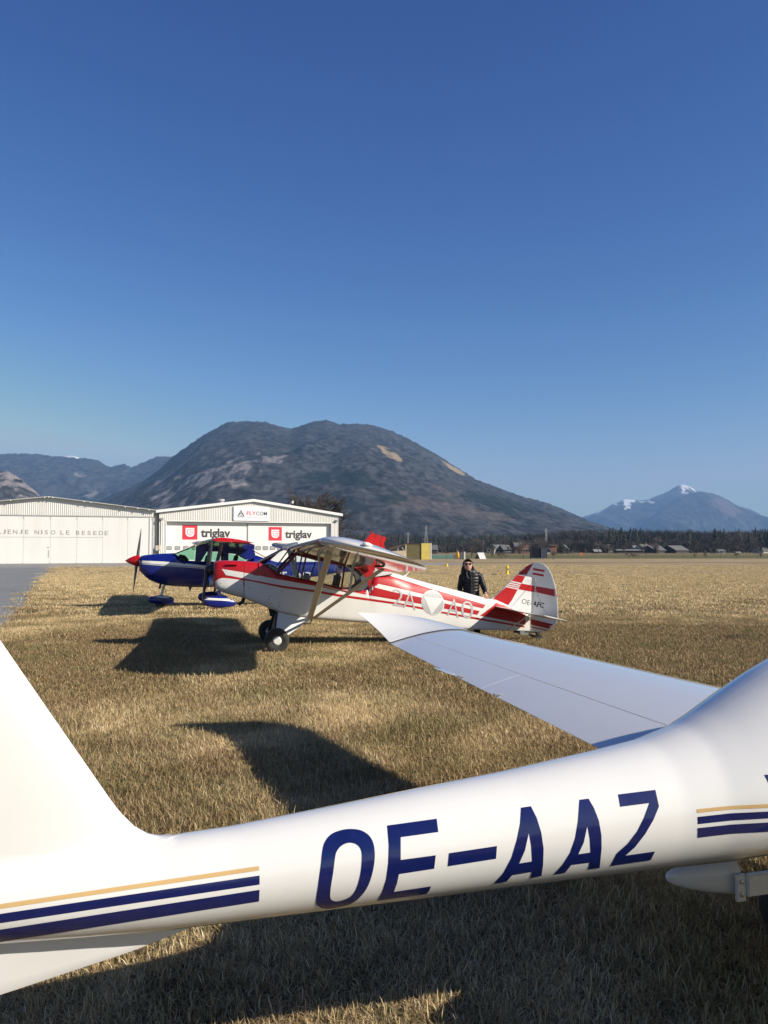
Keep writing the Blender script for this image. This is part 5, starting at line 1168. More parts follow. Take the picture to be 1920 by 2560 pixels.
s = thing('trampoline', 'black net trampoline enclosure with blue padded posts', 'trampoline', G0(1347, 178))
w = gx(1367, 178) - gx(1327, 178); hh = gz(1369.5, 178)
for k, (x, y) in enumerate(((-w / 2, 0), (w * .12, -.5), (w / 2, 0), (w / 2 - .3, 2.6), (-w / 2 + .3, 2.6))): MB().tube([(x, y, 0), (x, y, hh)], .07 if k else .05, 8).build('post', M['bluepost'] if k else M['signdark'], s)
MB().add([(-w / 2, 0, .2), (w * .12, -.5, .2), (w / 2, 0, .2), (w / 2 - .3, 2.6, .2), (-w / 2 + .3, 2.6, .2), (-w / 2, 0, hh), (w * .12, -.5, hh - .1), (w / 2, 0, hh), (w / 2 - .3, 2.6, hh), (-w / 2 + .3, 2.6, hh)], [(0, 1, 6, 5), (1, 2, 7, 6), (2, 3, 8, 7), (3, 4, 9, 8), (4, 0, 5, 9)]).build('net', M['net'], s)
MB().bb((-w / 2 + .1, 0, .55), (w / 2 - .1, 2.5, .65)).build('mat', M['net'], s)
# green mesh fence, post fence
def post_fence(name, label, x0, x1, Y0, Y1, sp, h, mat, wires=(0.5, 0.95), mesh=None, grp=None):
    a = Vector((gx(x0, Y0), Y0, 0)); b = Vector((gx(x1, Y1), Y1, 0)); n = int((b - a).length / sp)
    f = thing(name, label, 'fence', a, 0, grp); d = b - a
    proto = MB().tube([(0, 0, 0), (0, 0, h)], .055, 6).build('post', mat, f)
    for k in range(1, n + 1):
        q = proto.copy(); C.objects.link(q); q.parent = f; q.location = d * (k / n) + Vector((random.uniform(-.1, .1), 0, random.uniform(-.15, .1)))
    for wz in wires: MB().tube([Vector((0, 0, h * wz)), d + Vector((0, 0, h * wz))], .010, 4).build('wire', M['gutter'], f)
    if mesh: MB().add([(0, 0, .05), (d.x, d.y, .05), (d.x, d.y, h * .9), (0, 0, h * .9)], [(0, 1, 2, 3)]).build('mesh_panel', mesh, f)
post_fence('mesh_fence', 'low green mesh fence right of the yellow shed', 1080, 1134, 172, 176, 1.6, 1.0, M['postwood'], (.9,), M['greennet'])
post_fence('wire_fence', 'wire fence on thin posts along the far edge of the strip', 1165, 2080, 181, 176, 7.5, 1.35, M['postwood'])
def marker(x, y, nm='runway_marker'):
    Y = HC * FOC / (y - 1375); m = thing(nm, 'x', 'runway marker', G0(x, Y), 0, 'yellow strip markers in the grass')
    MB().lathe((0, 0, 0), (0, 0, 1), [(0, .16), (.04, .16), (.1, .10), (.32, .09), (.36, .02)], 12).build('base', M['markeryellow'], m, 40)
    return m
m1 = marker(1117, 1416.5); m1['label'] = 'small yellow strip marker left of the standing person'
m2 = marker(1267.5, 1436); m2['label'] = 'yellow strip marker with a dark middle between the person and the tail'
MB().lathe((0, 0, .36), (0, 0, 1), [(0, .05), (.08, .05), (.1, .09), (.3, .10), (.34, .03)], 12).build('lamp', M['markeryellow'], m2, 40); MB().tube([(0, 0, .3), (0, 0, .5)], .06, 8).build('neck', M['signdark'], m2)
for x, wd in ((1450.5, 4), (1454.5, 4)):
    Yo = 245; m = MB().box((0, 0, .62), (gx(962.0, Yo), .2, 1.0)).bb((-.05, -.05, 0), (.05, .05, .2)).build('marker_board', M['markerorange'], None); m.location = G0(x if wd else x, Yo)
    tag(m, ('left' if x < 1452 else 'right') + ' of the two small orange boards standing in the green meadow', 'marker board', 'orange boards in the meadow')
# molehills
mh = []
for k, (x, y, w) in enumerate(((1790, 1459, 12), (1828, 1455, 9), (1411, 1441, 10), (1420, 1445, 9), (1640, 1478, 12), (1570, 1470, 8), (1700, 1448, 8), (1755, 1466, 10), (1490, 1462, 9), (1880, 1470, 11), (1600, 1452, 7), (1850, 1486, 12), (1235, 1436, 9), (1475, 1437, 7), (1540, 1490, 10), (1900, 1500, 13), (1680, 1500, 11), (1440, 1508, 9), (1715, 1520, 12), (1795, 1512, 9), (1655, 1461, 8), (1860, 1446, 8))):
    Y = HC * FOC / (y - 1375); r = w / 2 / FOC * Y * 1.1; mb = MB(); rings = []
    for j in range(6):
        f = j / 5; rings.append([(r * (1 - f) ** .7 * (1.5 + .5 * math.sin(3 * a + k)) * math.cos(a) * (1 + .2 * random.random()), r * (1 - f) ** .7 * (1 + .3 * math.sin(2 * a + k)) * math.sin(a) * (1 + .2 * random.random()), -.02 + r * .55 * (1 - (1 - f) ** 2)) for a in [2 * math.pi * i / 11 for i in range(11)]])
    o = mb.loft(rings).build('molehill', M['soil'], None, 60); o.location = G0(x, Y)
    tag(o, 'low mound of dark brown earth in the pale grass of the field', 'molehill', 'molehills in the field')
M['stone'] = M['soil']

# ------------------------------------------------------------------ houses beyond the meadow
M['plaster'] = paint('pale_plaster', (.42, .40, .36), .8, var=.06, scale=.4)
M['brick'] = paint('red_brown_wall', (.20, .085, .06), .8, var=.15, scale=.6)
M['darkwood'] = paint('dark_boarding', (.045, .036, .03), .8, var=.2, scale=.6)
M['roofgrey'] = paint('grey_roof', (.13, .13, .12), .7, var=.12, scale=.5)
M['roofpale'] = paint('pale_metal_roof', (.27, .275, .255), .5, var=.1, scale=.5)
M['rooftile'] = paint('brown_roof', (.15, .085, .065), .8, var=.15, scale=.7)
M['pane'] = paint('dark_pane', (.02, .025, .03), .12, var=.1)
def house(label, x0, x1, yt, Y, wall, roof, gable='front', dep=9, name='house', eave=.5, win=True, turn=0.0, chim=False, gw=None):
    c = G0((x0 + x1) / 2, Y); w = gx(x1, Y) - gx(x0, Y); H = gz(yt, Y); e = H * eave
    h = thing(name, label, 'house', c, turn, None)
    if gable == 'front':
        MB().plate([(-w / 2 + .3, 0), (w / 2 - .3, 0), (w / 2 - .3, e), (0, H - .15), (-w / 2 + .3, e)], 0, dep).build('wall', gw or wall, h)
        rb = MB()
        for s_ in (-1, 1): rb.add([(s_ * (w / 2 + .2), -.5, e - .25), (0, -.5, H - .05), (0, dep + .5, H - .05), (s_ * (w / 2 + .2), dep + .5, e - .25), (s_ * (w / 2 + .2), -.5, e), (0, -.5, H + .2), (0, dep + .5, H + .2), (s_ * (w / 2 + .2), dep + .5, e)], [(0, 1, 2, 3), (7, 6, 5, 4), (0, 4, 5, 1), (2, 6, 7, 3), (3, 7, 4, 0)])
        r = rb.build('roof', roof, h); ww = [(-w * .22, e * .45), (w * .12, e * .45), (-.1 * w, e * 1.12)]
    else:
        MB().bb((-w / 2, 0, 0), (w / 2, dep, e)).build('wall', wall, h)
        for s_ in (-1, 1): MB().add([(s_ * w / 2, 0, e), (s_ * w / 2, dep, e), (s_ * w / 2, dep / 2, H - .1), (s_ * (w / 2 - .25), 0, e), (s_ * (w / 2 - .25), dep, e), (s_ * (w / 2 - .25), dep / 2, H - .1)], [(0, 1, 2), (5, 4, 3), (0, 3, 4, 1), (1, 4, 5, 2), (2, 5, 3, 0)]).build('gable', gw or wall, h)
        rb = MB(); rb.add([(-w / 2 - .4, -.6, e - .25), (w / 2 + .4, -.6, e - .25), (w / 2 + .4, dep / 2, H), (-w / 2 - .4, dep / 2, H), (w / 2 + .4, dep + .6, e - .25), (-w / 2 - .4, dep + .6, e - .25)], [(0, 1, 2, 3), (3, 2, 4, 5)]); r = rb.build('roof', roof, h); ww = [(-w * .3, e * .4), (-w * .05, e * .4), (w * .25, e * .4)]
    if win:
        for u, z in ww:
            f = MB().bb((u, -.06, z), (u + 1.1, -.002, z + 1.2)).build('window', M['trim'], h); MB().bb((u + .1, -.09, z + .1), (u + 1.0, -.062, z + 1.1)).build('pane', M['pane'], f)
    if chim: MB().bb((w * .15, dep * .4, H * .8), (w * .15 + .7, dep * .4 + .7, H + .9)).build('chimney', M['brick'], r)
    return h
house('small dark house with a pale roof left of the white gabled pair', 1079, 1093, 1362, 420, M['darkwood'], M['roofgrey'], 'side')
house('white gabled house with pale roof, left of the pair above the propped board', 1214, 1236, 1361, 430, M['darkwood'], M['roofpale'], 'front', 9, gw=M['plaster'], turn=-.35)
house('house with a pale roof, right of the pair above the propped board', 1236, 1257, 1361.5, 435, M['plaster'], M['roofpale'], 'side', 10, turn=-.2)
house('low grey roofed farmhouse left of the tall grey house', 1258, 1278, 1362, 430, M['darkwood'], M['roofgrey'], 'side', 9, turn=.2)
house('tall grey house with a pale roof behind the bare trees', 1287, 1306, 1356, 445, M['brick'], M['roofgrey'], 'side', 8, eave=.65, gw=M['darkwood'])
house('red brown house with white gable ends left of the trampoline', 1302, 1327, 1363, 420, M['brick'], M['rooftile'], 'side', 8, gw=M['plaster'], chim=True)
house('small house showing a white gable right behind the trampoline', 1362, 1376, 1369, 400, M['plaster'], M['roofgrey'], 'front', 7)
house('flat red brown building right of the trampoline', 1375, 1392, 1362, 425, M['brick'], M['rooftile'], 'side', 8, eave=.95, win=False)
house('grey gabled house with white trim right of the red brown building', 1396, 1420, 1362.5, 430, M['roofgrey'], M['roofgrey'], 'front', 9, turn=-.3)
house('long low barn with a pale flat roof in front of the wood', 1543, 1609, 1373.5, 455, M['darkwood'], M['roofpale'], 'side', 6, name='barn', eave=.8, win=False)
house('house with a steep pale roof left above the long barn', 1517, 1541, 1361, 500, M['darkwood'], M['roofgrey'], 'side', 9, turn=.5)
house('house with a pale roof behind the right end of the long barn', 1588, 1612, 1363.5, 500, M['plaster'], M['roofpale'], 'side', 9, turn=.3)
house('white house with a steep patched roof left of the dark barns', 1610, 1635, 1360.5, 480, M['plaster'], M['roofgrey'], 'side', 9, turn=.5, chim=True)
house('dark barn with broad grey roof, left of the two barns', 1633, 1672, 1363.5, 470, M['darkwood'], M['roofgrey'], 'side', 12, name='barn', eave=.42, win=False, turn=.45)
house('dark barn with broad grey roof, right of the two barns', 1684, 1727, 1363.5, 470, M['darkwood'], M['roofgrey'], 'side', 12, name='barn', eave=.42, win=False, turn=.45)
house('small pale house between the two dark barns', 1675, 1690, 1364.5, 500, M['plaster'], M['roofpale'], 'side', 8)
house('small pale roofed hut in the meadow left of the long barn', 1486, 1502, 1373, 470, M['darkwood'], M['roofpale'], 'side', 5, win=False)
house('small house half hidden by trees right of the dark barns', 1796, 1812, 1372.5, 480, M['plaster'], M['roofgrey'], 'side', 7)
house('white hut at the edge of the wood near the right border', 1840, 1851, 1379, 470, M['plaster'], M['roofpale'], 'side', 4, win=False)
house('grey house at the right border of the view before the wood', 1905, 1935, 1368, 480, M['plaster'], M['roofgrey'], 'side', 9, turn=.3)

# lattice masts
def mast(label, x, yt, Y, w0):
    H = gz(yt, Y); m = MB(); n = 9; lv = [(H * k / n, w0 * (1 - k / n) ** 1.1 + .12) for k in range(n + 1)]
    cr = lambda z, w: [Vector((sx * w / 2, sy * w / 2, z)) for sx, sy in ((-1, -1), (1, -1), (1, 1), (-1, 1))]
    o = thing('power_mast', label, 'mast', G0(x, Y), .3)
    for i in range(4): MB().tube([cr(z, w)[i] for z, w in lv], .07, 4).build('leg', M['gutter'], o)
    for k in range(n):
        a, b = cr(*lv[k]), cr(*lv[k + 1])
        for i in range(4): m.tube([a[i], b[(i + 1) % 4]], .035, 3).tube([a[(i + 1) % 4], b[i]], .035, 3)
    br = m.build('bracing', M['gutter'], o); br['kind'] = 'stuff'
    for z in (.86, .93): MB().tube([(-1.6, 0, H * z), (1.6, 0, H * z)], .06, 4).build('crossarm', M['gutter'], o)
mast('pale lattice mast rising behind the yellow shed', 1065, 1313, 560, 3.0)
mast('pale lattice mast rising behind the trampoline', 1365, 1320, 560, 2.4)
mast('thin lattice mast left of the yellow shed', 1020, 1330, 620, 1.6)

# ------------------------------------------------------------------ trees
def bark(name, col): return paint(name, col, .95, var=.3, scale=1.5)
M['bark'] = bark('bark', (.095, .075, .062)); M['twig'] = bark('bare_twigs', (.075, .060, .051)); M['twig2'] = bark('grey_twigs', (.052, .047, .045)); M['needle'] = paint('needles', (.020, .034, .022), .9, var=.45, scale=.9); M['needle2'] = paint('dark_needles', (.026, .036, .020), .9, var=.45, scale=.9)
def conifer_mesh(seed, H=1.0, wid=.26):
    r = random.Random(seed); mb = MB(); tb = MB().tube([(0, 0, 0), (0, 0, H * .95)], [.022 * H, .003], 5, 0); mb.add(tb.v, tb.f, 0)
    n = 15
    for k in range(n):
        f = k / (n - 1); z = H * (.10 + .88 * f); R_ = wid * H * (1 - f) ** .85 * r.uniform(.8, 1.12) + .012
        nb = 9
        for j in range(nb):
            if r.random() < .10: continue
            a = 2 * math.pi * (j + r.random()) / nb; L = R_ * r.uniform(.7, 1.15); ww = L * .36 + .01; dr = H * r.uniform(.03, .07)
            dx, dy = math.cos(a), math.sin(a)
            mb.add([(dx * .01, dy * .01, z + .015), (dx * L * .6 - dy * ww, dy * L * .6 + dx * ww, z - dr * .55), (dx * L, dy * L, z - dr), (dx * L * .6 + dy * ww, dy * L * .6 - dx * ww, z - dr * .6)], [(0, 1, 2), (0, 2, 3)], 1)
    return mb
def bare_mesh(seed, H=1.0, spread=.42, depth=5, r0=.028, dens=1.0):
    r = random.Random(seed); mb = MB()
    def grow(p, d, L, rad, lv):
        n = 3; pts = [p]; q = p; dd = d.copy()
        for k in range(n):
            dd = (dd + Vector((r.uniform(-1, 1), r.uniform(-1, 1), r.uniform(-.35, .75))) * .20).normalized(); q = q + dd * L / n; pts.append(q)
        rs = [rad * (1 - .5 * k / n) for k in range(n + 1)]; t = MB().tube(pts, rs, 5 if lv < 2 else 3, 0, cap=False); mb.add(t.v, t.f, 0 if lv < 2 else 1)
        if lv >= depth: return
        m = 4 if lv < 2 else 3
        for k in range(m):
            f = r.uniform(.35, 1.0) if lv else r.uniform(.45, 1.0); i = min(n - 1, int(f * n)); b = pts[i].lerp(pts[i + 1], f * n - i)
            a = r.uniform(0, 2 * math.pi); tilt = r.uniform(.4, 1.0); o = dd.orthogonal().normalized(); o.rotate(Matrix.Rotation(a, 3, dd))
            nd = (dd * math.cos(tilt) + o * math.sin(tilt) * (1 + spread) + Vector((0, 0, .18))).normalized(); grow(b, nd, L * r.uniform(.55, .8), max(rad * .52, .0022), lv + 1)
        if lv: grow(pts[-1], dd, L * .7, rad * .5, lv + 1)
    grow(Vector((0, 0, 0)), Vector((0, 0, 1)), H * .36, r0 * H, 0)
    zm = max(v[2] for v in mb.v); mb.v = [(x / zm * H, y / zm * H, z / zm * H) for x, y, z in mb.v]
    return mb
def split_tree(mb, mats, nm, parent):
    """trunk and crown as two parts of the tree"""
    out = []
    for mi, pn in ((0, 'trunk'), (1, 'crown')):
        q = MB(); fs = [f for f, m in zip(mb.f, mb.mi) if m == mi]; used = sorted({i for f in fs for i in f}); ix = {v: i for i, v in enumerate(used)}
        q.add([mb.v[i] for i in used], [tuple(ix[i] for i in f) for f in fs]); out.append(q.build(pn, mats[mi], parent))
    return out
# the big bare tree behind the hangar
Yt = 152; Ht = gz(1211, Yt)
bt = thing('bare_tree', 'large dark leafless tree standing behind the hangar with the sign', 'tree', (gx(770, Yt), Yt + 6, 0))
def dense_bare(seed, spread, nt_=520, tw=.0045):
    mb = bare_mesh(seed, 1, spread, 4, .026); r = random.Random(seed + 7)
    tips = [v for v, in zip(mb.v)]; lo = [v for v in mb.v if v[2] > .22]
    for k in range(nt_):                              # fine twigs that fill the crown
        v = Vector(r.choice(lo)); d = Vector((v.x, v.y, .25)).normalized() + Vector((r.uniform(-1, 1), r.uniform(-1, 1), r.uniform(-.4, 1))) * .7; d.normalize(); L = r.uniform(.05, .12); s = d.orthogonal().normalized() * tw
        e = v + d * L; mb.add([v - s, v + s, e], [(0, 1, 2)], 1)
        for j in range(2):
            m = v.lerp(e, r.uniform(.3, .9)); q = m + (d + Vector((r.uniform(-1, 1), r.uniform(-1, 1), r.uniform(-.6, .8)))).normalized() * L * .7; mb.add([m - s * .8, m + s * .8, q], [(0, 1, 2)], 1)
    zm = max(v[2] for v in mb.v); mb.v = [(x / zm, y / zm, z / zm) for x, y, z in mb.v]
    return mb
def scaled(mb, sx, sz): mb.v = [(x * sx, y * sx, z * sz) for x, y, z in mb.v]; return mb
M['barkdark'] = bark('dark_bark', (.035, .026, .022))
split_tree(scaled(dense_bare(5, .42, 1500, .006), Ht * 1.0, Ht), (M['barkdark'], M['barkdark']), 'bare_tree', bt)
protos = {'c': [], 'b': [], 'd': []}
def whole(mb, mats, nm):
    me = bpy.data.meshes.new(nm); me.from_pydata(mb.v, [], mb.f)
    for m in mats: me.materials.append(m)
    me.polygons.foreach_set('material_index', mb.mi); return me
for k in range(5): protos['c'].append(whole(conifer_mesh(100 + k, 1, .21 + .03 * k), (M['bark'], M['needle'] if k % 2 else M['needle2']), 'conifer'))
for k in range(5): protos['b'].append(whole(dense_bare(200 + k, .3 + .05 * k), (M['bark'], M['twig'] if k % 2 else M['twig2']), 'bare_tree'))
def tree(kind, x, Y, H, group=None, label=None, nm=None):
    me = random.choice(protos[kind]); o = bpy.data.objects.new(nm or ('conifer' if kind == 'c' else 'bare_tree'), me); C.objects.link(o)
    o.location = (gx(x, Y), Y, -.1); s_ = H * random.uniform(.92, 1.08); o.scale = (s_ * random.uniform(.85, 1.2), s_ * random.uniform(.85, 1.2), s_); o.rotation_euler = (0, 0, random.uniform(0, 6.28))
    lab = label or ('dark green conifer among the trees of the wood behind the houses' if kind == 'c' else 'leafless grey brown tree among the trees of the wood behind the houses')
    return tag(o, lab, 'tree', group or ('conifers in the wood' if kind == 'c' else 'leafless trees in the wood'))
# tops of the right hand wood as seen: x, y of the tops, kind
tops = [(1395, 1348), (1425, 1345), (1450, 1340), (1475, 1332), (1500, 1326), (1515, 1320), (1530, 1320), (1545, 1323), (1560, 1322), (1575, 1321), (1590, 1320), (1605, 1323), (1620, 1328), (1640, 1326), (1660, 1330), (1680, 1334), (1695, 1332), (1710, 1334), (1728, 1326), (1745, 1327), (1757, 1325), (1768, 1328), (1785, 1324), (1800, 1325), (1820, 1323), (1840, 1322), (1860, 1322), (1885, 1321), (1905, 1322), (1930, 1320), (2000, 1320), (2100, 1322)]
tx = [p[0] for p in tops]; ty = [p[1] for p in tops]
conz = [(1505, 1600), (1690, 1770), (1785, 1822), (1895, 2050)]
for k in range(150):
    x = random.uniform(1380, 2030); Y = random.uniform(505, 640); top = np.interp(x, tx, ty) + random.choice((random.uniform(-2, 5), random.uniform(2, 16)))
    isc = any(a < x < b for a, b in conz); c = random.random() < (.62 if isc else .22)
    tree('c' if c else 'b', x, Y, max(6, gz(top - 3 + (0 if c else 3), Y)))
for k in range(110):
    x = random.uniform(1385, 2030); Y = random.uniform(478, 520); tree('b' if random.random() < .75 else 'c', x, Y, gz(random.uniform(1345, 1366), Y))
for k in range(85):
    x = random.uniform(1080, 1400); Y = random.uniform(450, 640); c = random.random() < .22
    tree('c' if c else 'b', x, Y, gz(np.interp(x, (850, 1100, 1250, 1400), (1352, 1352, 1345, 1342)) + random.uniform(-4, 10), Y))
for k in range(40):
    x = random.uniform(846, 1085); Y = random.uniform(420, 640); tree('c' if random.random() < .3 else 'b', x, Y, gz(random.uniform(1345, 1362), Y))
for k in range(48):                                     # gardens between and before the houses
    x = random.choice((random.uniform(1205, 1430), random.uniform(1480, 1960))); tree('b' if random.random() < .8 else 'c', x, random.uniform(405, 462), random.uniform(3.5, 9.5))
# single trees and shrubs nearer, in the field
for x, yb, yt, lab in ((1309, 1397, 1345, 'thin leafless tree with two stems left of the trampoline'), (1178, 1394, 1362, 'small leafless tree between the cabinet and the propped board'), (1382, 1399, 1372, 'dark leafless bush right of the trampoline'), (1042, 1392, 1370, 'leafless bush against the olive side of the box shed')):
    Y = HC * FOC / (yb - 1375); Y = min(Y, 178); t_ = thing('bare_tree' if 'tree' in lab else 'bush', lab, 'tree' if 'tree' in lab else 'bush', G0(x, Y)); split_tree(scaled(dense_bare(int(x), .5), gz(yt, Y), gz(yt, Y)), (M['bark'], M['twig']), 'bare_tree', t_)
for k, (x, w) in enumerate(((1250, 30), (1262, 20), (1120, 18), (1228, 14), (1735, 12), (1765, 10), (1590, 40), (1570, 26), (1840, 10), (1900, 14))):
    Y = random.uniform(182, 190); hq = random.uniform(1.0, 1.9); mb = scaled(dense_bare(400 + k, 1.1), hq, hq); o = whole(mb, (M['bark'], M['twig']), 'bush'); q = link('bush', o, None, G0(x, Y)); q.scale = (gx(960 + w / 2, Y) / 1.2, 1.5, 1); tag(q, 'low leafless bush along the wire fence at the far field edge', 'bush', 'bushes along the far fence')
# the wood at the foot of the mountain reads as one mass
def far_wood():
    src = bpy.data.collections.new('wood_sources')
    for k in range(3): src.objects.link(bpy.data.objects.new('conifer', protos['c'][k]))
    for k in range(3): src.objects.link(bpy.data.objects.new('bare_tree', protos['b'][k]))
    P_ = []; I = []; S = []
    for k in range(5200):
        Y = random.uniform(660, 1640); x = random.uniform(780, 2150)
        if x > 1400 and Y > 830: x = random.uniform(1380, 2150); Y = random.uniform(645, 800)
        px, py = gx(x, Y), Y
        n = fbm(np.array([px / 160]), np.array([py / 160]), 3)[0]
        P_.append((px, py, -.3)); c = n + random.uniform(-.18, .18) > .54; I.append(random.choice((0, 1, 2)) if c else random.choice((3, 4, 5))); S.append(random.uniform(11, 17) * (1.15 if c else 1) * (1.05 if x > 1400 else 1))
    me = bpy.data.meshes.new('wood'); me.from_pydata(P_, [], [])
    me.attributes.new('pick', 'INT', 'POINT').data.foreach_set('value', np.array(I, 'i')); me.attributes.new('size', 'FLOAT', 'POINT').data.foreach_set('value', np.array(S, 'f'))
    a = np.zeros((len(P_), 3), 'f'); a[:, 2] = rng.uniform(0, 6.28, len(P_)); me.attributes.new('turn', 'FLOAT_VECTOR', 'POINT').data.foreach_set('vector', a.ravel())
    o = tag(link('wood', me), 'mixed winter wood covering the foot of the mountain', 'wood', kind='stuff')
    g = GRASS.modifiers[0].node_group.copy()
    for n in g.nodes:
        if n.bl_idname == 'GeometryNodeCollectionInfo': n.inputs['Collection'].default_value = src
    o.modifiers.new('scatter', 'NODES').node_group = g
far_wood()
# ------------------------------------------------------------------ the person behind the tail
def skin_mat():
    m, t, b = nt('skin'); c = ramp(t, noise(t, 14, 4, .6), [(.3, (.50, .29, .21)), (.7, (.58, .36, .27))]); t.links.new(c, b.inputs['Base Color'])
    b.inputs['Roughness'].default_value = .5; b.inputs['Subsurface Weight'].default_value = .1; b.inputs['Subsurface Radius'].default_value = (.01, .004, .002); return m
M['skin'] = skin_mat()
M['puffer'] = paint('black_puffer_nylon', (.010, .010, .012), .42, var=.3, scale=10, bump=.3, bscale=26, spec=.35)
M['trousers'] = paint('dark_trousers', (.010, .010, .013), .85, var=.3, scale=20)
M['hair'] = paint('dark_brown_hair', (.050, .026, .016), .45, var=.5, scale=18, bump=.5, bscale=60)
M['lensdark'] = paint('sunglass_lens', (.02, .008, .008), .08, coat=.5); M['zip'] = paint('grey_zip', (.08, .08, .085), .4, var=.1); M['lips'] = paint('lips', (.42, .16, .13), .45)
M['shoe'] = paint('dark_shoe', (.02, .018, .016), .6, var=.3)
hx_, hy_ = gx(1177, 17.62), 17.62
pe = thing('person', 'person in black puffer jacket and sunglasses resting a hand on the tail', 'person', (hx_, hy_, 0))
def skinned(name, pts, edges, mat, parent, sub=2, root=0):
    me = bpy.data.meshes.new(name); me.from_pydata([p[:3] for p in pts], edges, []); o = link(name, me, parent)
    me.materials.append(mat); o.modifiers.new('skin', 'SKIN').use_smooth_shade = True
    for v, p in zip(me.skin_vertices[0].data, pts): v.radius = (p[3], p[4] if len(p) > 4 else p[3])
    me.skin_vertices[0].data[root].use_root = True
    sd = o.modifiers.new('subd', 'SUBSURF'); sd.levels = sub; sd.render_levels = sub
    dg = bpy.context.evaluated_depsgraph_get(); dg.update(); m2 = bpy.data.meshes.new_from_object(o.evaluated_get(dg)); o.modifiers.clear(); o.data = m2; m2.name = name
    m2.shade_smooth(); return o
# hand on the fuselage top, in the person's own axes (x to the right of the view, y away)
tail_u = 4.50
hw = P.M @ Vector((tail_u, -.03, IN(pzt, tail_u))); HL = Vector((hw.x - hx_, hw.y - hy_, hw.z + .012))
wr = HL + Vector((-.005, .105, .075)); el = Vector((.262, -.06, 1.11)); sh = Vector((.172, .0, 1.355))
HX = -.065; HZ = 1.575
body = [(0, 0, .92, .135, .10), (0, 0, 1.08, .125, .09), (0, 0, 1.22, .14, .09), (0, 0, 1.35, .09, .065), (HX * .6, .0, 1.44, .048), (HX, -.012, 1.50, .060, .068), (HX, -.010, 1.575, .078, .092), (HX, .0, 1.635, .066, .080),
        (.18, 0, 1.345, .046), (el.x, el.y, el.z, .042), (wr.x, wr.y, wr.z, .026),
        (-.185, .0, 1.34, .046), (-.235, .03, 1.10, .042), (-.235, -.03, .86, .027),
        (.095, 0, .86, .085), (.115, -.01, .48, .055), (.12, .02, .10, .038), (-.095, 0, .86, .085), (-.12, -.02, .48, .055), (-.125, .02, .10, .038)]
ed_ = [(0, 1), (1, 2), (2, 3), (3, 4), (4, 5), (5, 6), (6, 7), (3, 8), (8, 9), (9, 10), (3, 11), (11, 12), (12, 13), (0, 14), (14, 15), (15, 16), (0, 17), (17, 18), (18, 19)]
bo = skinned('body', body, ed_, M['skin'], pe)
# face: nose, lips, ears
MB().loft([[(HX - .007, -.088, 1.600), (HX + .007, -.088, 1.600), (HX + .007, -.083, 1.600), (HX - .007, -.083, 1.600)], [(HX - .012, -.108, 1.560), (HX + .012, -.108, 1.560), (HX + .016, -.08, 1.556), (HX - .016, -.08, 1.556)], [(HX - .012, -.098, 1.551), (HX + .012, -.098, 1.551), (HX + .014, -.08, 1.550), (HX - .014, -.08, 1.550)]]).build('nose', M['skin'], pe, 60)
MB().lathe((HX, -.083, 1.525), (0, -1, 0), [(0, .026), (.006, .022), (.010, .004)], 12).build('mouth', M['lips'], pe, 60).data.transform(Matrix.Translation((0, 0, 1.525)) @ Matrix.Diagonal((1, 1, .35, 1)) @ Matrix.Translation((0, 0, -1.525)))
for s_ in (-1, 1): MB().lathe((HX + s_ * .078, .0, 1.572), (s_, 0, 0), [(0, .022), (.012, .026), (.018, .012)], 10).build('ear', M['skin'], pe, 60)
gl_ = MB().tube([(HX - .018, -.096, 1.602), (HX + .018, -.096, 1.602)], .004, 6).build('sunglasses', M['lensdark'], pe, 50)
for s_ in (-1, 1):
    MB().lathe((HX + s_ * .033, -.086, 1.594), (s_ * .18, -1, -.05), [(0, .024), (.008, .026), (.012, .02), (.013, .0)], 14).build('lens', M['lensdark'], gl_, 50)
    MB().tube([(HX + s_ * .056, -.082, 1.600), (HX + s_ * .080, -.03, 1.597), (HX + s_ * .078, .02, 1.590)], .004, 5).build('temple', M['lensdark'], gl_, 50)
# hands with five fingers
def hand(parent, wrist, palm_dir, down, side, thumb, curl, k=1.0):
    d = palm_dir.normalized(); n = down.normalized(); s = side.normalized()
    pts = [(*wrist, .026, .020), (*(wrist + d * .045 * k), .036, .017), (*(wrist + d * .085 * k), .038, .014)]; eds = [(0, 1), (1, 2)]
    skinned('hand', pts, eds, M['skin'], parent, 2)
    kn = wrist + d * .085 * k
    for i, (off, L) in enumerate(((-.030, .066), (-.010, .076), (.010, .071), (.029, .056))):
        b = kn + s * off * k - d * .012; q = [b]; ang = .15
        for j, f in enumerate((.46, .30, .24)):
            ang += curl * (.5 + .35 * j); q.append(q[-1] + (d * math.cos(ang) + n * math.sin(ang)) * L * f * k)
        MB().tube(q, [.0095, .009, .008, .006], 8).build('finger', M['skin'], parent, 60)
    b = wrist + d * .03 * k + s * thumb * .026
    MB().tube([b, b + (d * .6 + s * thumb * .75 + n * .15) * .038 * k, b + (d * .95 + s * thumb * .65 + n * .35) * .062 * k], [.012, .0105, .008], 8).build('thumb', M['skin'], parent, 60)
hand(pe, wr, (HL + Vector((0, -.0, .008))) - wr, Vector((0, -.25, -1)), Vector((1, 0, 0)), -1, .55, 1.1)
hand(pe, Vector((-.235, -.03, .86)), Vector((.05, -.12, -1)), Vector((.6, -.5, 0)), Vector((0, 1, 0)), -1, .35)
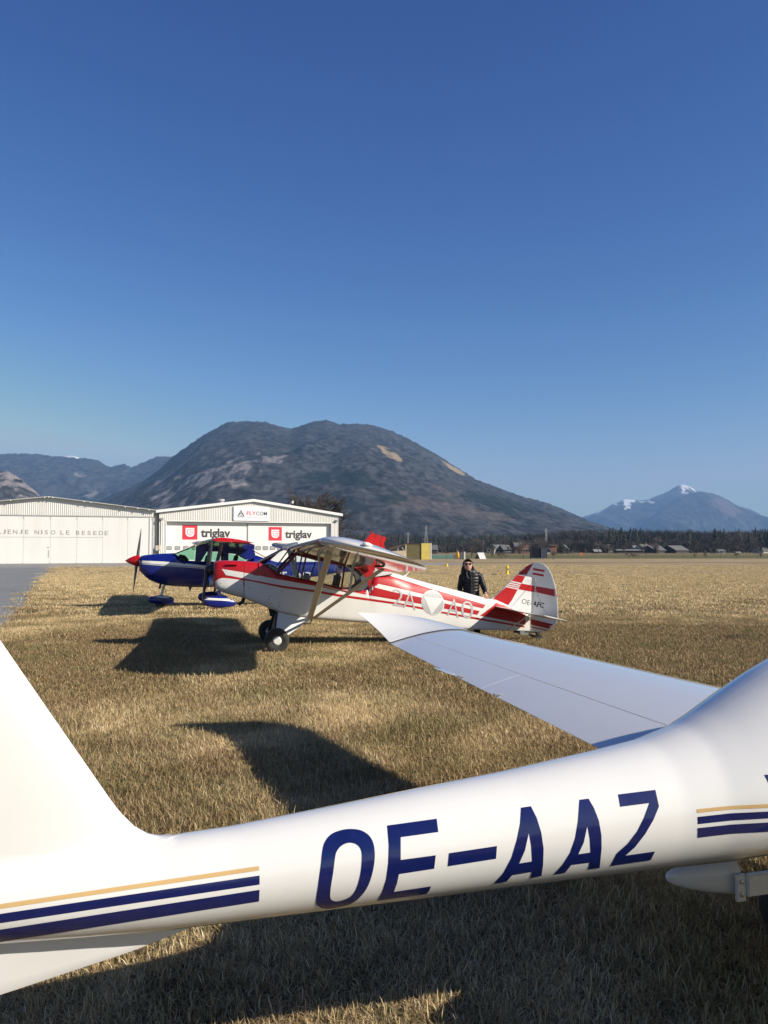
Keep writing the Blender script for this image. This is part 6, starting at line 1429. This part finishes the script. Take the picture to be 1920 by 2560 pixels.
# puffer jacket: quilted torso and sleeves
def quilt(path, rad, n=24, seg=.062, puff=.010, flat=.72, per=10):
    """a padded tube: rings bulge between the stitched seams"""
    path = [Vector(p) for p in path]; ln = [0]
    for a, b in zip(path, path[1:]): ln.append(ln[-1] + (b - a).length)
    tot = ln[-1]; m = max(8, int(tot / seg) * per); rings = []
    for k in range(m + 1):
        f = tot * k / m; p = Vector([np.interp(f, ln, [q[i] for q in path]) for i in range(3)]); f2 = min(tot, f + .01); f1 = max(0, f - .01)
        d = (Vector([np.interp(f2, ln, [q[i] for q in path]) for i in range(3)]) - Vector([np.interp(f1, ln, [q[i] for q in path]) for i in range(3)])).normalized()
        r = np.interp(f, ln, rad); ph = (f / seg) % 1.0; r = r + puff * (math.sqrt(max(0, math.sin(math.pi * ph))) - .6)
        a = Vector((1, 0, 0)); a = (a - d * a.dot(d)).normalized(); b = d.cross(a); fl = flat
        rings.append([p + a * math.cos(t) * r + b * math.sin(t) * r * fl + d * .004 * math.sin(5 * t + k * .3) for t in [2 * math.pi * j / n for j in range(n)]])
    return MB().loft(rings)
jk = quilt([(0, 0, .80), (0, 0, .95), (.0, 0, 1.10), (0, 0, 1.26), (0, 0, 1.36), (HX * .3, 0, 1.43), (HX * .6, 0, 1.455)], [.182, .178, .170, .186, .176, .12, .085], 28, .066, .014, .70).build('puffer_jacket', M['puffer'], pe, 60)
for pth in ([(.13, 0, 1.37), tuple(sh + Vector((.02, 0, -.02))), tuple(el), tuple(wr.lerp(el, .12))], [(-.13, 0, 1.37), (-.185, .0, 1.345), (-.235, .03, 1.10), (-.235, -.02, .90)]):
    quilt(pth, [.074, .068, .056, .044], 18, .058, .010, .95).build('sleeve', M['puffer'], jk, 60)
MB().lathe((HX * .75, -.01, 1.42), (0, -.1, 1), [(0, .098), (.02, .104), (.055, .098), (.06, .085), (.02, .08)], 20).build('collar', M['puffer'], jk, 60)
MB().tube([(HX * .6, -.10, 1.44), (0, -.125, 1.34), (0, -.142, 1.2), (0, -.142, .85)], .005, 6).build('zip', M['zip'], jk, 50)
MB().tube([(-.105, -.125, 1.435), (-.10, -.150, 1.36), (-.07, -.158, 1.30)], .009, 6).build('collar_lining', M['zip'], jk, 50)
tr_ = MB().loft([superring(0, 0, 1, 1, 2, 2, 20)]) if False else None
for s_ in (-1, 1): MB().tube([(s_ * .085, 0, .92), (s_ * .10, -.005, .78), (s_ * .117, -.015, .48), (s_ * .123, .02, .08)], [.115, .105, .082, .068], 16).build('trouser_leg', M['trousers'], pe, 60)
for s_ in (-1, 1): MB().loft([superring(0, .005, .08, .045, 3, 2.2, 16)] and [[(s_ * .123 + y, v0, z) for _, y, z in superring(0, .002, h, w, 4, 2.2, 16)] for v0, w, h in ((.085, .03, .07), (.06, .042, .10), (-.02, .045, .095), (-.10, .05, .06), (-.155, .042, .045), (-.175, .02, .03))]).build('shoe', M['shoe'], pe, 60)
# long hair: cap and falling locks
rr = random.Random(4)
M['hair2'] = paint('brown_hair_light', (.10, .055, .032), .45, var=.5, scale=18, bump=.5, bscale=60)
rings = []
for k in range(9):
    t = k / 8 * 1.75; rings.append([(HX + math.sin(t) * .086 * math.cos(a), .020 + math.sin(t) * .100 * math.sin(a), 1.590 + .100 * math.cos(t)) for a in [2 * math.pi * j / 24 for j in range(24)]])
cap = MB(); n = 24; vs = [p for r_ in rings for p in r_]; fs = []
for i in range(8):
    for j in range(n):
        a = 2 * math.pi * (j + .5) / n; front = math.sin(a) < -.35
        if (front and i >= 2) or (i == 1 and math.sin(a) < -.8): continue
        fs.append((i * n + j, i * n + (j + 1) % n, (i + 1) * n + (j + 1) % n, (i + 1) * n + j))
cap.add(vs, fs); hr = cap.build('hair', M['hair'], pe, 60)
for k in range(60):
    s_ = -1 if k % 2 else 1; a = rr.uniform(-.32, 1.5); w = rr.uniform(.007, .014); L = rr.uniform(.20, .33)
    ca, sa = math.cos(a), math.sin(a); fl = s_ * rr.uniform(.0, .05) * (1 if s_ < 0 else 1.5)
    pts = [(HX + s_ * .050 * ca, .02 + .058 * sa, 1.672), (HX + s_ * .083 * ca, .02 + .095 * sa, 1.625), (HX + s_ * .090 * ca, .022 + .10 * sa, 1.56)]
    for j in range(1, 5):
        f = j / 4; pts.append((HX + s_ * .092 * ca + fl * f + rr.uniform(-.008, .008), .022 + .10 * sa - .05 * f * (1 if sa < .5 else .3) + rr.uniform(-.008, .008), 1.56 - L * f))
    MB().tube(pts, [w * .5, w, w * 1.15, w * 1.2, w * 1.1, w, w * .3], 5).build('hair_lock', M['hair2'] if k % 3 == 0 else M['hair'], hr, 60)

hs = Matrix.Translation((HX, 0, 1.50)) @ Matrix.Scale(1.13, 4) @ Matrix.Translation((-HX, 0, -1.50))
for o_ in list(pe.children):
    if o_.name.split('.')[0] in ('nose', 'mouth', 'ear', 'sunglasses', 'hair'):
        o_.data.transform(hs)
        for c_ in o_.children: c_.data.transform(hs)
for v_ in bo.data.vertices:
    if v_.co.z > 1.50: v_.co = hs @ v_.co
